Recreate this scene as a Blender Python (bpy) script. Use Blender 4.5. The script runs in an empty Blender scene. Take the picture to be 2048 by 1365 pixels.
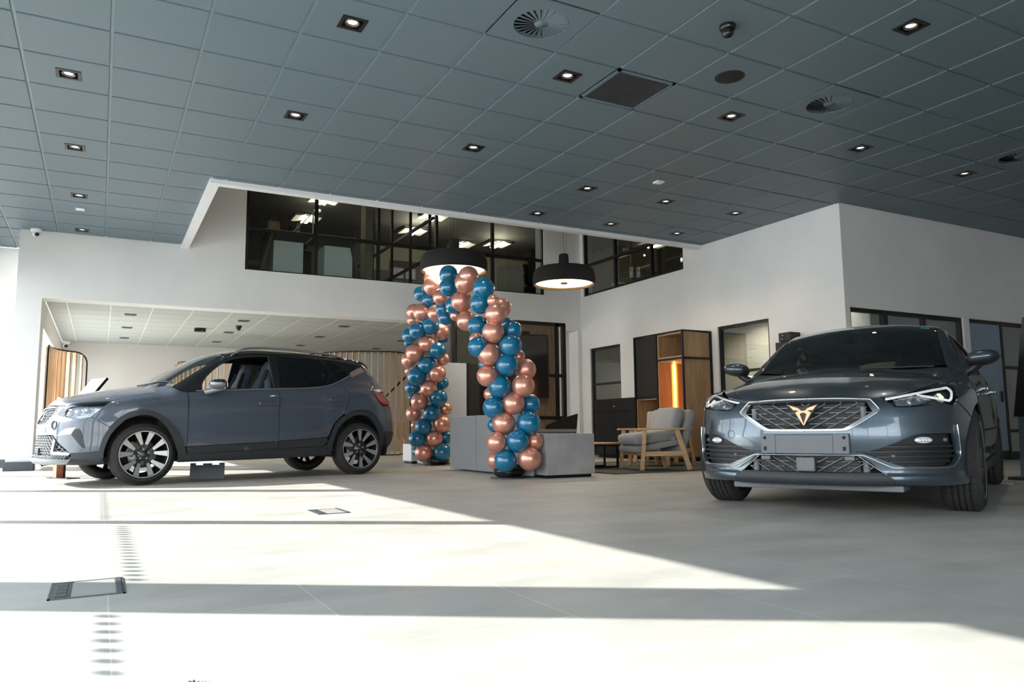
import bpy, bmesh, math, random
import numpy as np
from mathutils import Vector, Matrix, geometry
from mathutils.kdtree import KDTree

PI = math.pi
S = bpy.context.scene
COL = S.collection

# ------------------------------------------------------------------ camera, light, exposure
CAM_H = 0.555
cam_d = bpy.data.cameras.new('camera')
cam = bpy.data.objects.new('camera', cam_d)
COL.objects.link(cam)
S.camera = cam
cam_d.sensor_width = 36.0
cam_d.lens = 36.0 * 1528.92 / 2048.0
cam_d.clip_start = 0.05
cam_d.clip_end = 300
_yaw, _pit, _rol = 0.49276, 0.11463, -0.00947
_f = Vector((math.sin(_yaw) * math.cos(_pit), math.cos(_yaw) * math.cos(_pit), math.sin(_pit)))
_r = Vector((math.cos(_yaw), -math.sin(_yaw), 0))
_u = _r.cross(_f)
_r2 = _r * math.cos(_rol) + _u * math.sin(_rol)
_u2 = _u * math.cos(_rol) - _r * math.sin(_rol)
cam.matrix_world = Matrix(((_r2.x, _u2.x, -_f.x, 0), (_r2.y, _u2.y, -_f.y, 0), (_r2.z, _u2.z, -_f.z, CAM_H), (0, 0, 0, 1)))

S.view_settings.view_transform = 'Standard'
S.view_settings.look = 'None'
S.view_settings.gamma = 1.0
S.view_settings.exposure = 0.56
S.view_settings.use_curve_mapping = False
S.cycles.use_denoising = True
S.cycles.max_bounces = 10
S.cycles.diffuse_bounces = 5
S.cycles.glossy_bounces = 4
S.cycles.transmission_bounces = 6
S.cycles.transparent_max_bounces = 14
S.cycles.sample_clamp_indirect = 6.0
S.cycles.caustics_reflective = False
S.cycles.caustics_refractive = False

world = bpy.data.worlds.new('sky')
S.world = world
world.use_nodes = True
wn = world.node_tree.nodes
wn.clear()
bg = wn.new('ShaderNodeBackground')
wo = wn.new('ShaderNodeOutputWorld')
tc = wn.new('ShaderNodeTexCoord')
sx = wn.new('ShaderNodeSeparateXYZ')
rp = wn.new('ShaderNodeValToRGB')
world.node_tree.links.new(tc.outputs['Generated'], sx.inputs[0])
world.node_tree.links.new(sx.outputs['Z'], rp.inputs[0])
world.node_tree.links.new(rp.outputs[0], bg.inputs[0])
world.node_tree.links.new(bg.outputs[0], wo.inputs[0])
rp.color_ramp.elements[0].color = (0.99, 0.985, 0.97, 1)
rp.color_ramp.elements[1].color = (0.52, 0.68, 0.95, 1)
bg.inputs[1].default_value = 4.4

SUN_DIR = Vector((1.0, -0.66, -0.72))
sun_d = bpy.data.lights.new('sun', 'SUN')
sun_d.energy = 14.0
sun_d.angle = math.radians(0.53)
sun_d.color = (1.0, 0.965, 0.90)
sun = bpy.data.objects.new('sun', sun_d)
COL.objects.link(sun)
sun.location = (-12, 10, 12)
sun.rotation_euler = SUN_DIR.to_track_quat('-Z', 'Y').to_euler()


def portal(loc, rot, sx_, sy_):
    d = bpy.data.lights.new('window_portal', 'AREA')
    d.shape = 'RECTANGLE'
    d.size, d.size_y = sx_, sy_
    d.cycles.is_portal = True
    o = bpy.data.objects.new('window_portal', d)
    COL.objects.link(o)
    o.location = loc
    o.rotation_euler = rot
    return o


portal((-1.87, 5.5, 1.6), (0, -PI / 2, 0), 3.2, 19.0)
portal((0.3, -4.02, 1.6), (PI / 2, 0, 0), 4.4, 3.2)

# ------------------------------------------------------------------ main measures (metres)
XW = 9.037       # right wall plane
YW = 13.673      # back wall plane under the gallery
YC = 7.053       # wall beyond the right-hand corner
HC = 3.6786      # showroom ceiling
ZS = 2.635       # head of the opening under the gallery
ZR = 2.70        # ceiling of the rear area
YR = 20.75       # rear wall
XL = -1.87       # window wall
T = 0.6528       # ceiling tile
OX, OY = -0.7097, 5.8141


# ------------------------------------------------------------------ materials
def mat(name, col, rough=0.5, metal=0.0, var=0.05, scale=6.0, bump=0.0, bscale=200.0, coat=0.0, emis=None, estr=0.0, spec=0.5, aniso=None, sheen=0.0):
    m = bpy.data.materials.new(name)
    m.use_nodes = True
    nt = m.node_tree
    b = nt.nodes['Principled BSDF']
    L = nt.links.new
    tcn = nt.nodes.new('ShaderNodeTexCoord')
    nz = nt.nodes.new('ShaderNodeTexNoise')
    nz.inputs['Scale'].default_value = scale
    nz.inputs['Detail'].default_value = 4
    L(tcn.outputs['Object'], nz.inputs['Vector'])
    r = nt.nodes.new('ShaderNodeValToRGB')
    c0 = [max(0, c * (1 - var)) for c in col]
    c1 = [min(1, c * (1 + var)) for c in col]
    r.color_ramp.elements[0].color = (*c0, 1)
    r.color_ramp.elements[1].color = (*c1, 1)
    r.color_ramp.elements[0].position = 0.3
    r.color_ramp.elements[1].position = 0.7
    L(nz.outputs[0], r.inputs[0])
    L(r.outputs[0], b.inputs['Base Color'])
    b.inputs['Roughness'].default_value = rough
    b.inputs['Metallic'].default_value = metal
    b.inputs['Specular IOR Level'].default_value = spec
    b.inputs['Coat Weight'].default_value = coat
    b.inputs['Coat Roughness'].default_value = 0.03
    if sheen:
        b.inputs['Sheen Weight'].default_value = sheen
    if bump:
        n2 = nt.nodes.new('ShaderNodeTexNoise')
        n2.inputs['Scale'].default_value = bscale
        L(tcn.outputs['Object'], n2.inputs['Vector'])
        bp = nt.nodes.new('ShaderNodeBump')
        bp.inputs['Strength'].default_value = bump
        bp.inputs['Distance'].default_value = 0.003
        L(n2.outputs[0], bp.inputs['Height'])
        L(bp.outputs[0], b.inputs['Normal'])
    if emis:
        b.inputs['Emission Color'].default_value = (*emis, 1)
        b.inputs['Emission Strength'].default_value = estr
        m.cycles.emission_sampling = 'NONE'
    return m


def glass(name, tint=(0.8, 0.85, 0.85), refl=0.10, rough=0.0, ior=1.5):
    m = bpy.data.materials.new(name)
    m.use_nodes = True
    nt = m.node_tree
    nt.nodes.clear()
    o = nt.nodes.new('ShaderNodeOutputMaterial')
    mx = nt.nodes.new('ShaderNodeMixShader')
    t = nt.nodes.new('ShaderNodeBsdfTransparent')
    g = nt.nodes.new('ShaderNodeBsdfGlossy')
    fr = nt.nodes.new('ShaderNodeFresnel')
    fr.inputs['IOR'].default_value = ior
    nz = nt.nodes.new('ShaderNodeTexNoise')
    nz.inputs['Scale'].default_value = 1.5
    mm = nt.nodes.new('ShaderNodeMixRGB')
    mm.inputs[1].default_value = (*tint, 1)
    mm.inputs[2].default_value = (*[c * 0.97 for c in tint], 1)
    L = nt.links.new
    L(nz.outputs[0], mm.inputs[0])
    L(mm.outputs[0], t.inputs[0])
    g.inputs['Roughness'].default_value = rough
    ad = nt.nodes.new('ShaderNodeMath')
    ad.operation = 'MULTIPLY'
    ad.inputs[1].default_value = refl / 0.04 * 0.5
    L(fr.outputs[0], ad.inputs[0])
    ad.use_clamp = True
    L(ad.outputs[0], mx.inputs[0])
    L(t.outputs[0], mx.inputs[1])
    L(g.outputs[0], mx.inputs[2])
    L(mx.outputs[0], o.inputs[0])
    return m


def wood(name, c0, c1, axis='Z', rough=0.45, scale=6.0):
    m = bpy.data.materials.new(name)
    m.use_nodes = True
    nt = m.node_tree
    b = nt.nodes['Principled BSDF']
    L = nt.links.new
    tcn = nt.nodes.new('ShaderNodeTexCoord')
    mp = nt.nodes.new('ShaderNodeMapping')
    s = {'X': (0.12, 1, 1), 'Y': (1, 0.12, 1), 'Z': (1, 1, 0.12)}[axis]
    mp.inputs['Scale'].default_value = [k * scale for k in s]
    nz = nt.nodes.new('ShaderNodeTexNoise')
    nz.inputs['Scale'].default_value = 2.2
    nz.inputs['Detail'].default_value = 8
    nz.inputs['Distortion'].default_value = 0.6
    r = nt.nodes.new('ShaderNodeValToRGB')
    r.color_ramp.elements[0].color = (*c0, 1)
    r.color_ramp.elements[1].color = (*c1, 1)
    r.color_ramp.elements[0].position = 0.3
    r.color_ramp.elements[1].position = 0.7
    L(tcn.outputs['Object'], mp.inputs[0])
    L(mp.outputs[0], nz.inputs['Vector'])
    L(nz.outputs[0], r.inputs[0])
    L(r.outputs[0], b.inputs['Base Color'])
    b.inputs['Roughness'].default_value = rough
    return m


M = {}


def plaster(name, col, amp=0.05):
    m = mat(name, col, 0.85, var=amp, scale=1.1, bump=0.05, bscale=60)
    return m


M['plaster'] = plaster('white_plaster', (0.80, 0.785, 0.755), 0.045)
M['trim'] = mat('white_gloss_trim', (0.82, 0.81, 0.80), 0.5, var=0.02)
M['black'] = mat('black_metal', (0.006, 0.006, 0.007), 0.42, 0.0, var=0.1, spec=.35)
M['dark'] = mat('dark_void', (0.01, 0.01, 0.011), 0.8)
M['grey_base'] = mat('dark_grey_skirting', (0.075, 0.085, 0.095), 0.55)
M['concrete'] = mat('grey_concrete_laminate', (0.33, 0.33, 0.335), 0.6, var=0.16, scale=3.5)
M['oak'] = wood('oak_veneer', (0.30, 0.175, 0.085), (0.46, 0.29, 0.155))
M['oak_light'] = wood('pale_ash_wood', (0.52, 0.34, 0.18), (0.68, 0.47, 0.27), 'X')
M['felt'] = mat('grey_felt', (0.27, 0.275, 0.28), 0.95, var=0.12, scale=90, sheen=0.3)
M['glass'] = glass('clear_partition_glass', (0.93, 0.96, 0.95), 0.04)
M['glass_day'] = glass('window_glass', (0.96, 0.98, 0.98), 0.03)
M['lamp_on'] = mat('lit_lamp', (1, 0.9, 0.8), 0.5, emis=(1.0, 0.86, 0.72), estr=9.0)
M['white_pl'] = mat('white_plastic', (0.8, 0.8, 0.8), 0.35, var=0.02)
M['black_gloss'] = mat('black_gloss_plastic', (0.01, 0.01, 0.011), 0.12, var=0.05)


# ------------------------------------------------------------------ mesh helpers
class MB:
    """collects shapes and links them as one mesh object"""

    def __init__(s):
        s.v, s.f, s.mi, s.sm = [], [], [], []

    def add(s, vs, fs, mi=0, smooth=False):
        n = len(s.v)
        s.v += [tuple(map(float, a)) for a in vs]
        s.f += [[n + i for i in f] for f in fs]
        s.mi += [mi] * len(fs)
        s.sm += [smooth] * len(fs)
        return s

    def box(s, a, b, mi=0, bev=0.0, m=None):
        x0, x1 = sorted((a[0], b[0])); y0, y1 = sorted((a[1], b[1])); z0, z1 = sorted((a[2], b[2]))
        bev = min(bev, (x1 - x0) * .45, (y1 - y0) * .45, (z1 - z0) * .45)
        if bev > 0:
            bm = bmesh.new()
            bmesh.ops.create_cube(bm, size=1)
            for v in bm.verts:
                v.co = Vector(((x0 + x1) / 2 + v.co.x * (x1 - x0), (y0 + y1) / 2 + v.co.y * (y1 - y0), (z0 + z1) / 2 + v.co.z * (z1 - z0)))
            bmesh.ops.bevel(bm, geom=bm.edges[:], offset=bev, segments=2, affect='EDGES', profile=0.6)
            vs = [v.co.copy() for v in bm.verts]
            fs = [[v.index for v in f.verts] for f in bm.faces]
            bm.free()
        else:
            vs = [(x, y, z) for z in (z0, z1) for y in (y0, y1) for x in (x0, x1)]
            fs = [(0, 2, 3, 1), (4, 5, 7, 6), (0, 1, 5, 4), (2, 6, 7, 3), (0, 4, 6, 2), (1, 3, 7, 5)]
        if m is not None:
            vs = [m @ Vector(v) for v in vs]
        return s.add(vs, fs, mi)

    def beam(s, p, q, w, h, mi=0, bev=0.0, up=(0, 0, 1)):
        p, q = Vector(p), Vector(q)
        d = (q - p)
        L = d.length
        d.normalize()
        u = Vector(up)
        if abs(d.dot(u)) > 0.98:
            u = Vector((0, 1, 0))
        a = u.cross(d).normalized()
        u = d.cross(a)
        m = Matrix(((d.x, a.x, u.x, p.x), (d.y, a.y, u.y, p.y), (d.z, a.z, u.z, p.z), (0, 0, 0, 1)))
        return s.box((0, -w / 2, -h / 2), (L, w / 2, h / 2), mi, bev, m)

    def tube(s, pts, r, n=10, mi=0, closed=False, cap=True):
        P = [Vector(p) for p in pts]
        N = len(P)
        rs = r if isinstance(r, (list, tuple)) else [r] * N
        vs = []
        ref = None
        for i in range(N):
            if closed:
                d = (P[(i + 1) % N] - P[i - 1])
            else:
                d = (P[min(i + 1, N - 1)] - P[max(i - 1, 0)])
            d.normalize()
            if ref is None:
                ref = Vector((0, 0, 1)) if abs(d.z) < 0.9 else Vector((1, 0, 0))
            a = (ref - d * ref.dot(d)).normalized()
            ref = a
            b = d.cross(a)
            for k in range(n):
                t = 2 * PI * k / n
                vs.append(P[i] + (a * math.cos(t) + b * math.sin(t)) * rs[i])
        fs = []
        M_ = N if closed else N - 1
        for i in range(M_):
            for k in range(n):
                j = (i + 1) % N
                fs.append((i * n + k, i * n + (k + 1) % n, j * n + (k + 1) % n, j * n + k))
        s.add(vs, fs, mi, True)
        if cap and not closed:
            s.add(vs[:n], [list(range(n))[::-1]], mi)
            s.add(vs[-n:], [list(range(n))], mi)
        return s

    def lathe(s, prof, c=(0, 0, 0), n=32, mi=0, m=None, smooth=True, mis=None):
        """profile of (radius, height) turned about z"""
        vs = []
        K = len(prof)
        for (r, z) in prof:
            for k in range(n):
                t = 2 * PI * k / n
                vs.append(Vector((r * math.cos(t), r * math.sin(t), z)))
        if m is not None:
            vs = [m @ v for v in vs]
        c = Vector(c)
        vs = [v + c for v in vs]
        for i in range(K - 1):
            fs = []
            for k in range(n):
                fs.append((i * n + k, i * n + (k + 1) % n, (i + 1) * n + (k + 1) % n, (i + 1) * n + k))
            if i == 0:
                base = len(s.v)
                s.v += [tuple(v) for v in vs]
            s.f += [[base + a for a in f] for f in fs]
            s.mi += [mi if mis is None else mis[i]] * len(fs)
            s.sm += [smooth] * len(fs)
        return s

    def sphere(s, c, r, n=20, k=12, mi=0, sc=(1, 1, 1), m=None):
        prof = [(max(1e-5, math.sin(PI * i / k)) , -math.cos(PI * i / k)) for i in range(k + 1)]
        mm = Matrix.Diagonal((r * sc[0], r * sc[1], r * sc[2], 1))
        if m is not None:
            mm = m @ mm
        return s.lathe(prof, c, n, mi, mm)

    def prism(s, poly, to3, d0, d1, mi=0, smooth=False, back=True):
        """extrude a 2d polygon; to3(u,v,d) gives the point"""
        n = len(poly)
        A = [to3(u, v, d0) for u, v in poly]
        B = [to3(u, v, d1) for u, v in poly]
        fs = [tuple(range(n)), tuple(range(2 * n - 1, n - 1, -1))]
        fs += [(i, i + n, (i + 1) % n + n, (i + 1) % n) for i in range(n)]
        return s.add(A + B, fs, mi, smooth)

    def build(s, name, mats, parent=None, at=None, **props):
        me = bpy.data.meshes.new(name)
        off = Vector(at) if at else Vector((0, 0, 0))
        me.from_pydata([(v[0] - off.x, v[1] - off.y, v[2] - off.z) for v in s.v] if at else s.v, [], s.f)
        if not isinstance(mats, (list, tuple)):
            mats = [mats]
        for mm in mats:
            me.materials.append(mm)
        me.polygons.foreach_set('material_index', s.mi)
        me.polygons.foreach_set('use_smooth', s.sm)
        me.update()
        o = bpy.data.objects.new(name, me)
        if at:
            o.location = off
        COL.objects.link(o)
        if parent:
            o.parent = parent
        for k, v in props.items():
            o[k] = v
        return o


def fix(o):
    bm = bmesh.new()
    bm.from_mesh(o.data)
    bmesh.ops.recalc_face_normals(bm, faces=bm.faces[:])
    bm.to_mesh(o.data)
    bm.free()
    return o


def empty(name, loc=(0, 0, 0), rz=0.0, **props):
    o = bpy.data.objects.new(name, None)
    COL.objects.link(o)
    o.location = loc
    o.rotation_euler = (0, 0, rz)
    o.empty_display_size = 0.1
    for k, v in props.items():
        o[k] = v
    return o


def kids(o):
    return [c for c in COL.objects if c.parent == o]


def copy_tree(o, parent=None, **props):
    ch = kids(o)
    c = o.copy()
    COL.objects.link(c)
    if parent:
        c.parent = parent
    for k, v in props.items():
        c[k] = v
    for k in ch:
        copy_tree(k, c)
    return c


def struct(mb, name, mats, **p):
    return fix(mb.build(name, mats, kind='structure', **p))
# ================================================================== the room
def tile_floor_mat():
    m = bpy.data.materials.new('porcelain_floor_tiles')
    m.use_nodes = True
    nt = m.node_tree
    b = nt.nodes['Principled BSDF']
    L = nt.links.new
    tcn = nt.nodes.new('ShaderNodeTexCoord')
    mp = nt.nodes.new('ShaderNodeMapping')
    mp.inputs['Rotation'].default_value = (0, 0, PI / 2)
    mp.inputs['Location'].default_value = (-2.89, -0.05 + 0.0, 0)
    br = nt.nodes.new('ShaderNodeTexBrick')
    br.inputs['Scale'].default_value = 1.0
    br.inputs['Brick Width'].default_value = 1.22
    br.inputs['Row Height'].default_value = 0.61
    br.inputs['Mortar Size'].default_value = 0.0022
    br.inputs['Mortar Smooth'].default_value = 0.1
    br.inputs['Bias'].default_value = 0.0
    br.inputs['Color1'].default_value = (0.48, 0.465, 0.425, 1)
    br.inputs['Color2'].default_value = (0.52, 0.505, 0.465, 1)
    br.inputs['Mortar'].default_value = (0.68, 0.67, 0.63, 1)
    br.offset = 0.5
    L(tcn.outputs['Object'], mp.inputs[0])
    L(mp.outputs[0], br.inputs[0])
    n1 = nt.nodes.new('ShaderNodeTexNoise')
    n1.inputs['Scale'].default_value = 1.7
    n1.inputs['Detail'].default_value = 9
    n1.inputs['Roughness'].default_value = 0.65
    mp2 = nt.nodes.new('ShaderNodeMapping')
    mp2.inputs['Scale'].default_value = (0.7, 1.6, 1)
    mp2.inputs['Rotation'].default_value = (0, 0, 0.9)
    L(tcn.outputs['Object'], mp2.inputs[0])
    L(mp2.outputs[0], n1.inputs['Vector'])
    r = nt.nodes.new('ShaderNodeValToRGB')
    r.color_ramp.elements[0].position = 0.32
    r.color_ramp.elements[0].color = (0.80, 0.80, 0.80, 1)
    r.color_ramp.elements[1].position = 0.7
    r.color_ramp.elements[1].color = (1.12, 1.12, 1.12, 1)
    L(n1.outputs[0], r.inputs[0])
    mx = nt.nodes.new('ShaderNodeMixRGB')
    mx.blend_type = 'MULTIPLY'
    mx.inputs[0].default_value = 1.0
    L(br.outputs[0], mx.inputs[1])
    L(r.outputs[0], mx.inputs[2])
    L(mx.outputs[0], b.inputs['Base Color'])
    r2 = nt.nodes.new('ShaderNodeMapRange')
    r2.inputs[3].default_value = 0.36
    r2.inputs[4].default_value = 0.55
    L(n1.outputs[0], r2.inputs[0])
    L(r2.outputs[0], b.inputs['Roughness'])
    b.inputs['Specular IOR Level'].default_value = 0.35
    return m


M['floor'] = tile_floor_mat()
M['ceil'] = mat('painted_ceiling_tile', (0.126, 0.172, 0.200), 0.48, var=0.04, scale=40, bump=0.08, bscale=500, spec=.42)
M['ceil_grid'] = mat('ceiling_grid_rail', (0.17, 0.235, 0.26), 0.4, var=0.02)
M['rear_tile'] = mat('pale_green_grey_tile', (0.40, 0.43, 0.41), 0.8, var=0.03, scale=40)
M['rear_grid'] = mat('rear_ceiling_rail', (0.62, 0.63, 0.61), 0.6, var=0.02)
M['outside'] = mat('outside_paving', (0.80, 0.80, 0.78), 0.9, var=0.1, scale=0.5)

struct(MB().box((-8, -7, -0.2), (19, 23, 0.0)), 'floor', M['floor'])
struct(MB().box((-60, -60, -0.5), (60, 60, -0.22)), 'ground_outside', M['outside'])

DL = [(3, -1), (0, 2), (3, 2), (0, 5), (6, 2), (0, 8), (0, 11), (6, -1), (9, -1), (9, -4), (12, -1), (15, -1),
      (9, 3), (9, 5), (11, 3), (13, 3), (11, 5), (13, 5)]
SWIRL = [(5, -2), (10, -2), (15, -2)]
GRILLE = (7, -1)
holes = set(DL)


def tile_ceiling(name, z, cells, t, ox, oy, mt, mg, holes, hs, drop=0.012, gap=0.011):
    mb = MB()
    for (i, j, x0, y0, x1, y1) in cells:
        a, b, c, d = x0 + gap, y0 + gap, x1 - gap, y1 - gap
        e = 0.004
        zt = z + drop
        # bevelled skirt of the tile
        o_ = [(a, b), (c, b), (c, d), (a, d)]
        i_ = [(a + e, b + e), (c - e, b + e), (c - e, d - e), (a + e, d - e)]
        vs = [(x, y, zt) for x, y in o_] + [(x, y, z) for x, y in i_]
        fs = [(k, (k + 1) % 4, (k + 1) % 4 + 4, k + 4) for k in range(4)]
        if (i, j) in holes:
            cx, cy = (x0 + x1) / 2, (y0 + y1) / 2
            h_ = hs
            vs += [(cx - h_, cy - h_, z), (cx + h_, cy - h_, z), (cx + h_, cy + h_, z), (cx - h_, cy + h_, z)]
            fs += [(k + 4, (k + 1) % 4 + 4, (k + 1) % 4 + 8, k + 8) for k in range(4)]
        else:
            fs.append((4, 5, 6, 7))
        mb.add(vs, fs, 0)
    xs = sorted({round(c[2], 4) for c in cells} | {round(c[4], 4) for c in cells})
    ys = sorted({round(c[3], 4) for c in cells} | {round(c[5], 4) for c in cells})
    # rails only where a tile is
    for (i, j, x0, y0, x1, y1) in cells:
        zt = z + drop
        g = gap
        mb.add([(x0, y0, zt), (x1, y0, zt), (x1, y0 + g, zt), (x0, y0 + g, zt)], [(0, 1, 2, 3)], 1)
        mb.add([(x0, y1 - g, zt), (x1, y1 - g, zt), (x1, y1, zt), (x0, y1, zt)], [(0, 1, 2, 3)], 1)
        mb.add([(x0, y0 + g, zt), (x0 + g, y0 + g, zt), (x0 + g, y1 - g, zt), (x0, y1 - g, zt)], [(0, 1, 2, 3)], 1)
        mb.add([(x1 - g, y0 + g, zt), (x1, y0 + g, zt), (x1, y1 - g, zt), (x1 - g, y1 - g, zt)], [(0, 1, 2, 3)], 1)
    return mb


def cells_for(regions, t, ox, oy):
    out = []
    for (X0, Y0, X1, Y1) in regions:
        for i in range(math.floor((X0 - ox) / t), math.ceil((X1 - ox) / t)):
            for j in range(math.floor((Y0 - oy) / t), math.ceil((Y1 - oy) / t)):
                x0, x1 = max(X0, ox + i * t), min(X1, ox + (i + 1) * t)
                y0, y1 = max(Y0, oy + j * t), min(Y1, oy + (j + 1) * t)
                if x1 - x0 > 0.03 and y1 - y0 > 0.03:
                    out.append((i, j, x0, y0, x1, y1))
    # pieces of one lattice cell that meet edge to edge become one tile again
    by = {}
    for c in out:
        by.setdefault((c[0], c[1]), []).append(c)
    res = []
    for k, cs in by.items():
        a = (min(c[2] for c in cs), min(c[3] for c in cs), max(c[4] for c in cs), max(c[5] for c in cs))
        if len(cs) > 1 and abs(sum((c[4] - c[2]) * (c[5] - c[3]) for c in cs) - (a[2] - a[0]) * (a[3] - a[1])) < 0.02:
            res.append((*k, *a))
        else:
            res += cs
    return res


XV, YV = 1.08, 9.86     # the opening in the ceiling in front of the gallery
big = [(g, j) for g, j in [(5, -2), (10, -2), (15, -2), (7, -1)]]
cc = cells_for([(XL, -4, XV, YW), (XV, -4, XW, YV), (XW, -4, 16, YC)], T, OX, OY)
cc += cells_for([(XL, YW, -1.22, 15.15)], T, OX, OY)
cc = [c for c in cc if (c[0], c[1]) not in big]
o = tile_ceiling('ceiling', HC, cc, T, OX, OY, None, None, holes, 0.083).build('ceiling', [M['ceil'], M['ceil_grid']], kind='structure')
# solid slab above the tiles
mb = MB()
for (a, b_, c, d) in [(XL - .2, -4.2, 16.2, YC), (XL - .2, YC, XW, YV), (XL - .2, YV, XV, YW), (XL - .2, YW, -1.2, 15.3)]:
    mb.box((a, b_, HC + 0.16), (c, d, HC + 0.30))
struct(mb, 'ceiling', M['dark'])

RT = 0.6528
rcc = cells_for([(-0.88, YW + 0.36, 8.95, YR)], RT, 0.07 - RT, 14.45 - RT * 2)
RDL = [(x, y) for x in (0.396, 2.37, 4.35, 6.335) for y in (15.45, 17.42, 19.38)]
rh = set()
for x, y in RDL:
    rh.add((math.floor((x - (0.07 - RT)) / RT), math.floor((y - (14.45 - 2 * RT)) / RT)))
tile_ceiling('ceiling', ZR, rcc, RT, 0, 0, None, None, set(), 0.083, drop=0.006, gap=0.010).build('ceiling', [M['rear_tile'], M['rear_grid']], kind='structure')
struct(MB().box((-0.9, YW + .3, ZR + 0.12), (9.2, YR + .2, ZR + 0.24)), 'ceiling', M['dark'])

# --- back wall under and beside the gallery
mb = MB()
TH = 0.36
mb.box((-1.22, YW, 0), (-0.88, YW + TH, ZS))                       # column at the left
mb.box((-1.22, YW, ZS), (XW, YW + TH, 3.355))                      # band below the gallery windows
mb.box((-1.22, YW, 3.355), (2.09, YW + TH, 6.2))                   # wall left of the gallery windows
mb.box((8.13, YW, 3.355), (XW + .3, YW + TH, 6.2))                 # pier in the corner
mb.box((8.95, YW, 0), (XW, YW + TH, ZS))
struct(mb, 'wall_back', M['plaster'])
# --- right wall with its two internal windows and the gallery window
W1 = (12.292, 13.352, 0.0, 2.22)
W2 = (8.44, 9.56, 0.0, 2.215)
mb = MB()
tk = 0.10
mb.box((XW, YC, 2.22), (XW + tk, YW, 3.36))
mb.box((XW, 13.352, 0), (XW + tk, YW, 2.22))
mb.box((XW, 9.56, 0), (XW + tk, 12.292, 2.22))
mb.box((XW, YC, 0), (XW + tk, 8.44, 2.22))
mb.box((XW, YC, 3.36), (XW + tk, 10.35, 6.2))
mb.box((XW, 13.56, 3.36), (XW + tk, YW + .3, 6.2))
struct(mb, 'wall_right', M['plaster'])
# --- wall beyond the corner, facing the camera
mb = MB()
mb.box((XW + tk, YC, 2.205), (16, YC + tk, HC + .1))
mb.box((XW + tk, YC, 0), (9.14, YC + tk, 2.205))
mb.box((11.75, YC, 0), (11.90, YC + tk, 2.205))
mb.box((13.42 + 1.3, YC, 0), (16, YC + tk, 2.205))
mb.box((9.14, YC, 0), (11.75, YC + tk, 0.5))
struct(mb, 'wall_front_right', M['plaster'])
struct(MB().box((16, -4, 0), (16.2, YC + .2, HC)), 'wall_far_right', M['plaster'])
# bulkhead trim round the opening
mb = MB()
mb.box((XV - .02, YV - .02, HC - .055), (XW, YV + .10, HC + .35))
mb.box((XV - .02, YV + .10, HC - .055), (XV + .10, YW, HC + .35))
struct(mb, 'trim_2', M['trim'])
# shaft walls above the ceiling line
mb = MB()
mb.box((XV + .0, YV, HC + .35), (XV + .12, YW, 6.2))
mb.box((XV, YV - .12, HC + .35), (XW, YV + .0, 6.2))
struct(mb, 'wall_void', M['plaster'])
struct(MB().box((XV - .1, YV - .2, 6.2), (XW + 6.3, 22, 6.35)), 'ceiling', M['plaster'])
# left: pier return and the wall behind, rear room walls
mb = MB()
mb.box((XL - .1, 15.15, 0), (-1.27, 15.35, HC))
struct(mb, 'wall_left', M['plaster'])
mb = MB()
mb.box((-1.08, YW + TH, 0), (-0.88, 14.35, ZR))
mb.box((-1.08, 14.35, 2.25), (-0.88, 20.2, ZR))
mb.box((-1.08, 20.2, 0), (-0.88, YR, ZR))
struct(mb, 'wall_left', M['plaster'])
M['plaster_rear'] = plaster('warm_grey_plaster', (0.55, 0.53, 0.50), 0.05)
struct(MB().box((-1.08, YR, 0), (9.3, YR + .2, 2.95)), 'wall_rear', M['plaster_rear'])
struct(MB().box((9.1, YW + TH, 0), (9.3, YR, 2.95)), 'wall_rear_right', M['plaster_rear'])
# skirting
mb = MB()
mb.box((-1.245, YW - .025, 0), (-0.865, YW, 0.135)); mb.box((-0.88, YW, 0), (-0.855, YW + TH, 0.135))
struct(mb, 'baseboard_back', M['grey_base'])
struct(MB().box((XL, 15.12, 0), (-1.27, 15.15, 0.135)), 'baseboard_left', M['grey_base'])
mb = MB()
mb.box((XW - .02, YC, 0), (XW, 8.44, .1)); mb.box((XW - .02, 9.56, 0), (XW, 12.29, .1))
struct(mb, 'baseboard_right', M['grey_base'])
struct(MB().box((11.75, YC - .02, 0), (11.9, YC, .12)), 'baseboard_front_right', M['black'])

# --- window wall at the left: mullions whose shadows cross the floor
M['mull'] = mat('grey_mullion', (0.10, 0.11, 0.12), 0.4, 0.3)
HEAD = 2.915
mull = [(-1.0, .16), (1.9, .16), (4.31, .50), (6.78, .165), (9.70, .26), (12.6, .165)]
ys = [-4.0] + [m_[0] for m_ in mull] + [15.15]
for k, (y, w) in enumerate(mull):
    struct(MB().box((XL - .05, y - w / 2, 0), (XL, y + w / 2, HEAD)), 'window_1', M['mull'])
mb = MB()
mb.box((XL - .06, -4, HEAD), (XL + .0, 15.15, HC + .1))
mb.box((XL - .05, -4, 0), (XL, 15.15, .04))
struct(mb, 'trim_3', M['trim'])
for k in range(len(ys) - 1):
    struct(MB().box((XL - .03, ys[k] + .08, .04), (XL - .024, ys[k + 1] - .08, HEAD)), 'window_1', M['glass_day'])
M['decal'] = mat('grey_frosted_decal', (0.35, 0.36, 0.37), 0.8)
SL = 0.72 / math.hypot(1, .66)


def dots(y0, y1, xl, step=0.105, r=0.026):
    z = (xl - XL) * math.hypot(1, .66) * SL
    mb = MB()
    y = y0
    while y < y1:
        mb.lathe([(0.0001, 0), (r, 0), (r, .0015), (0.0001, .0015)], (XL - .022, y, z), 14, m=Matrix.Rotation(PI / 2, 4, 'Y'), smooth=False)
        y += step
    return mb.build('window_1', M['decal'], kind='structure')


dots(2.2, 4.0, 0.065)
dots(4.65, 6.62, 0.165)
dots(6.95, 9.5, 0.075)
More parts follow.
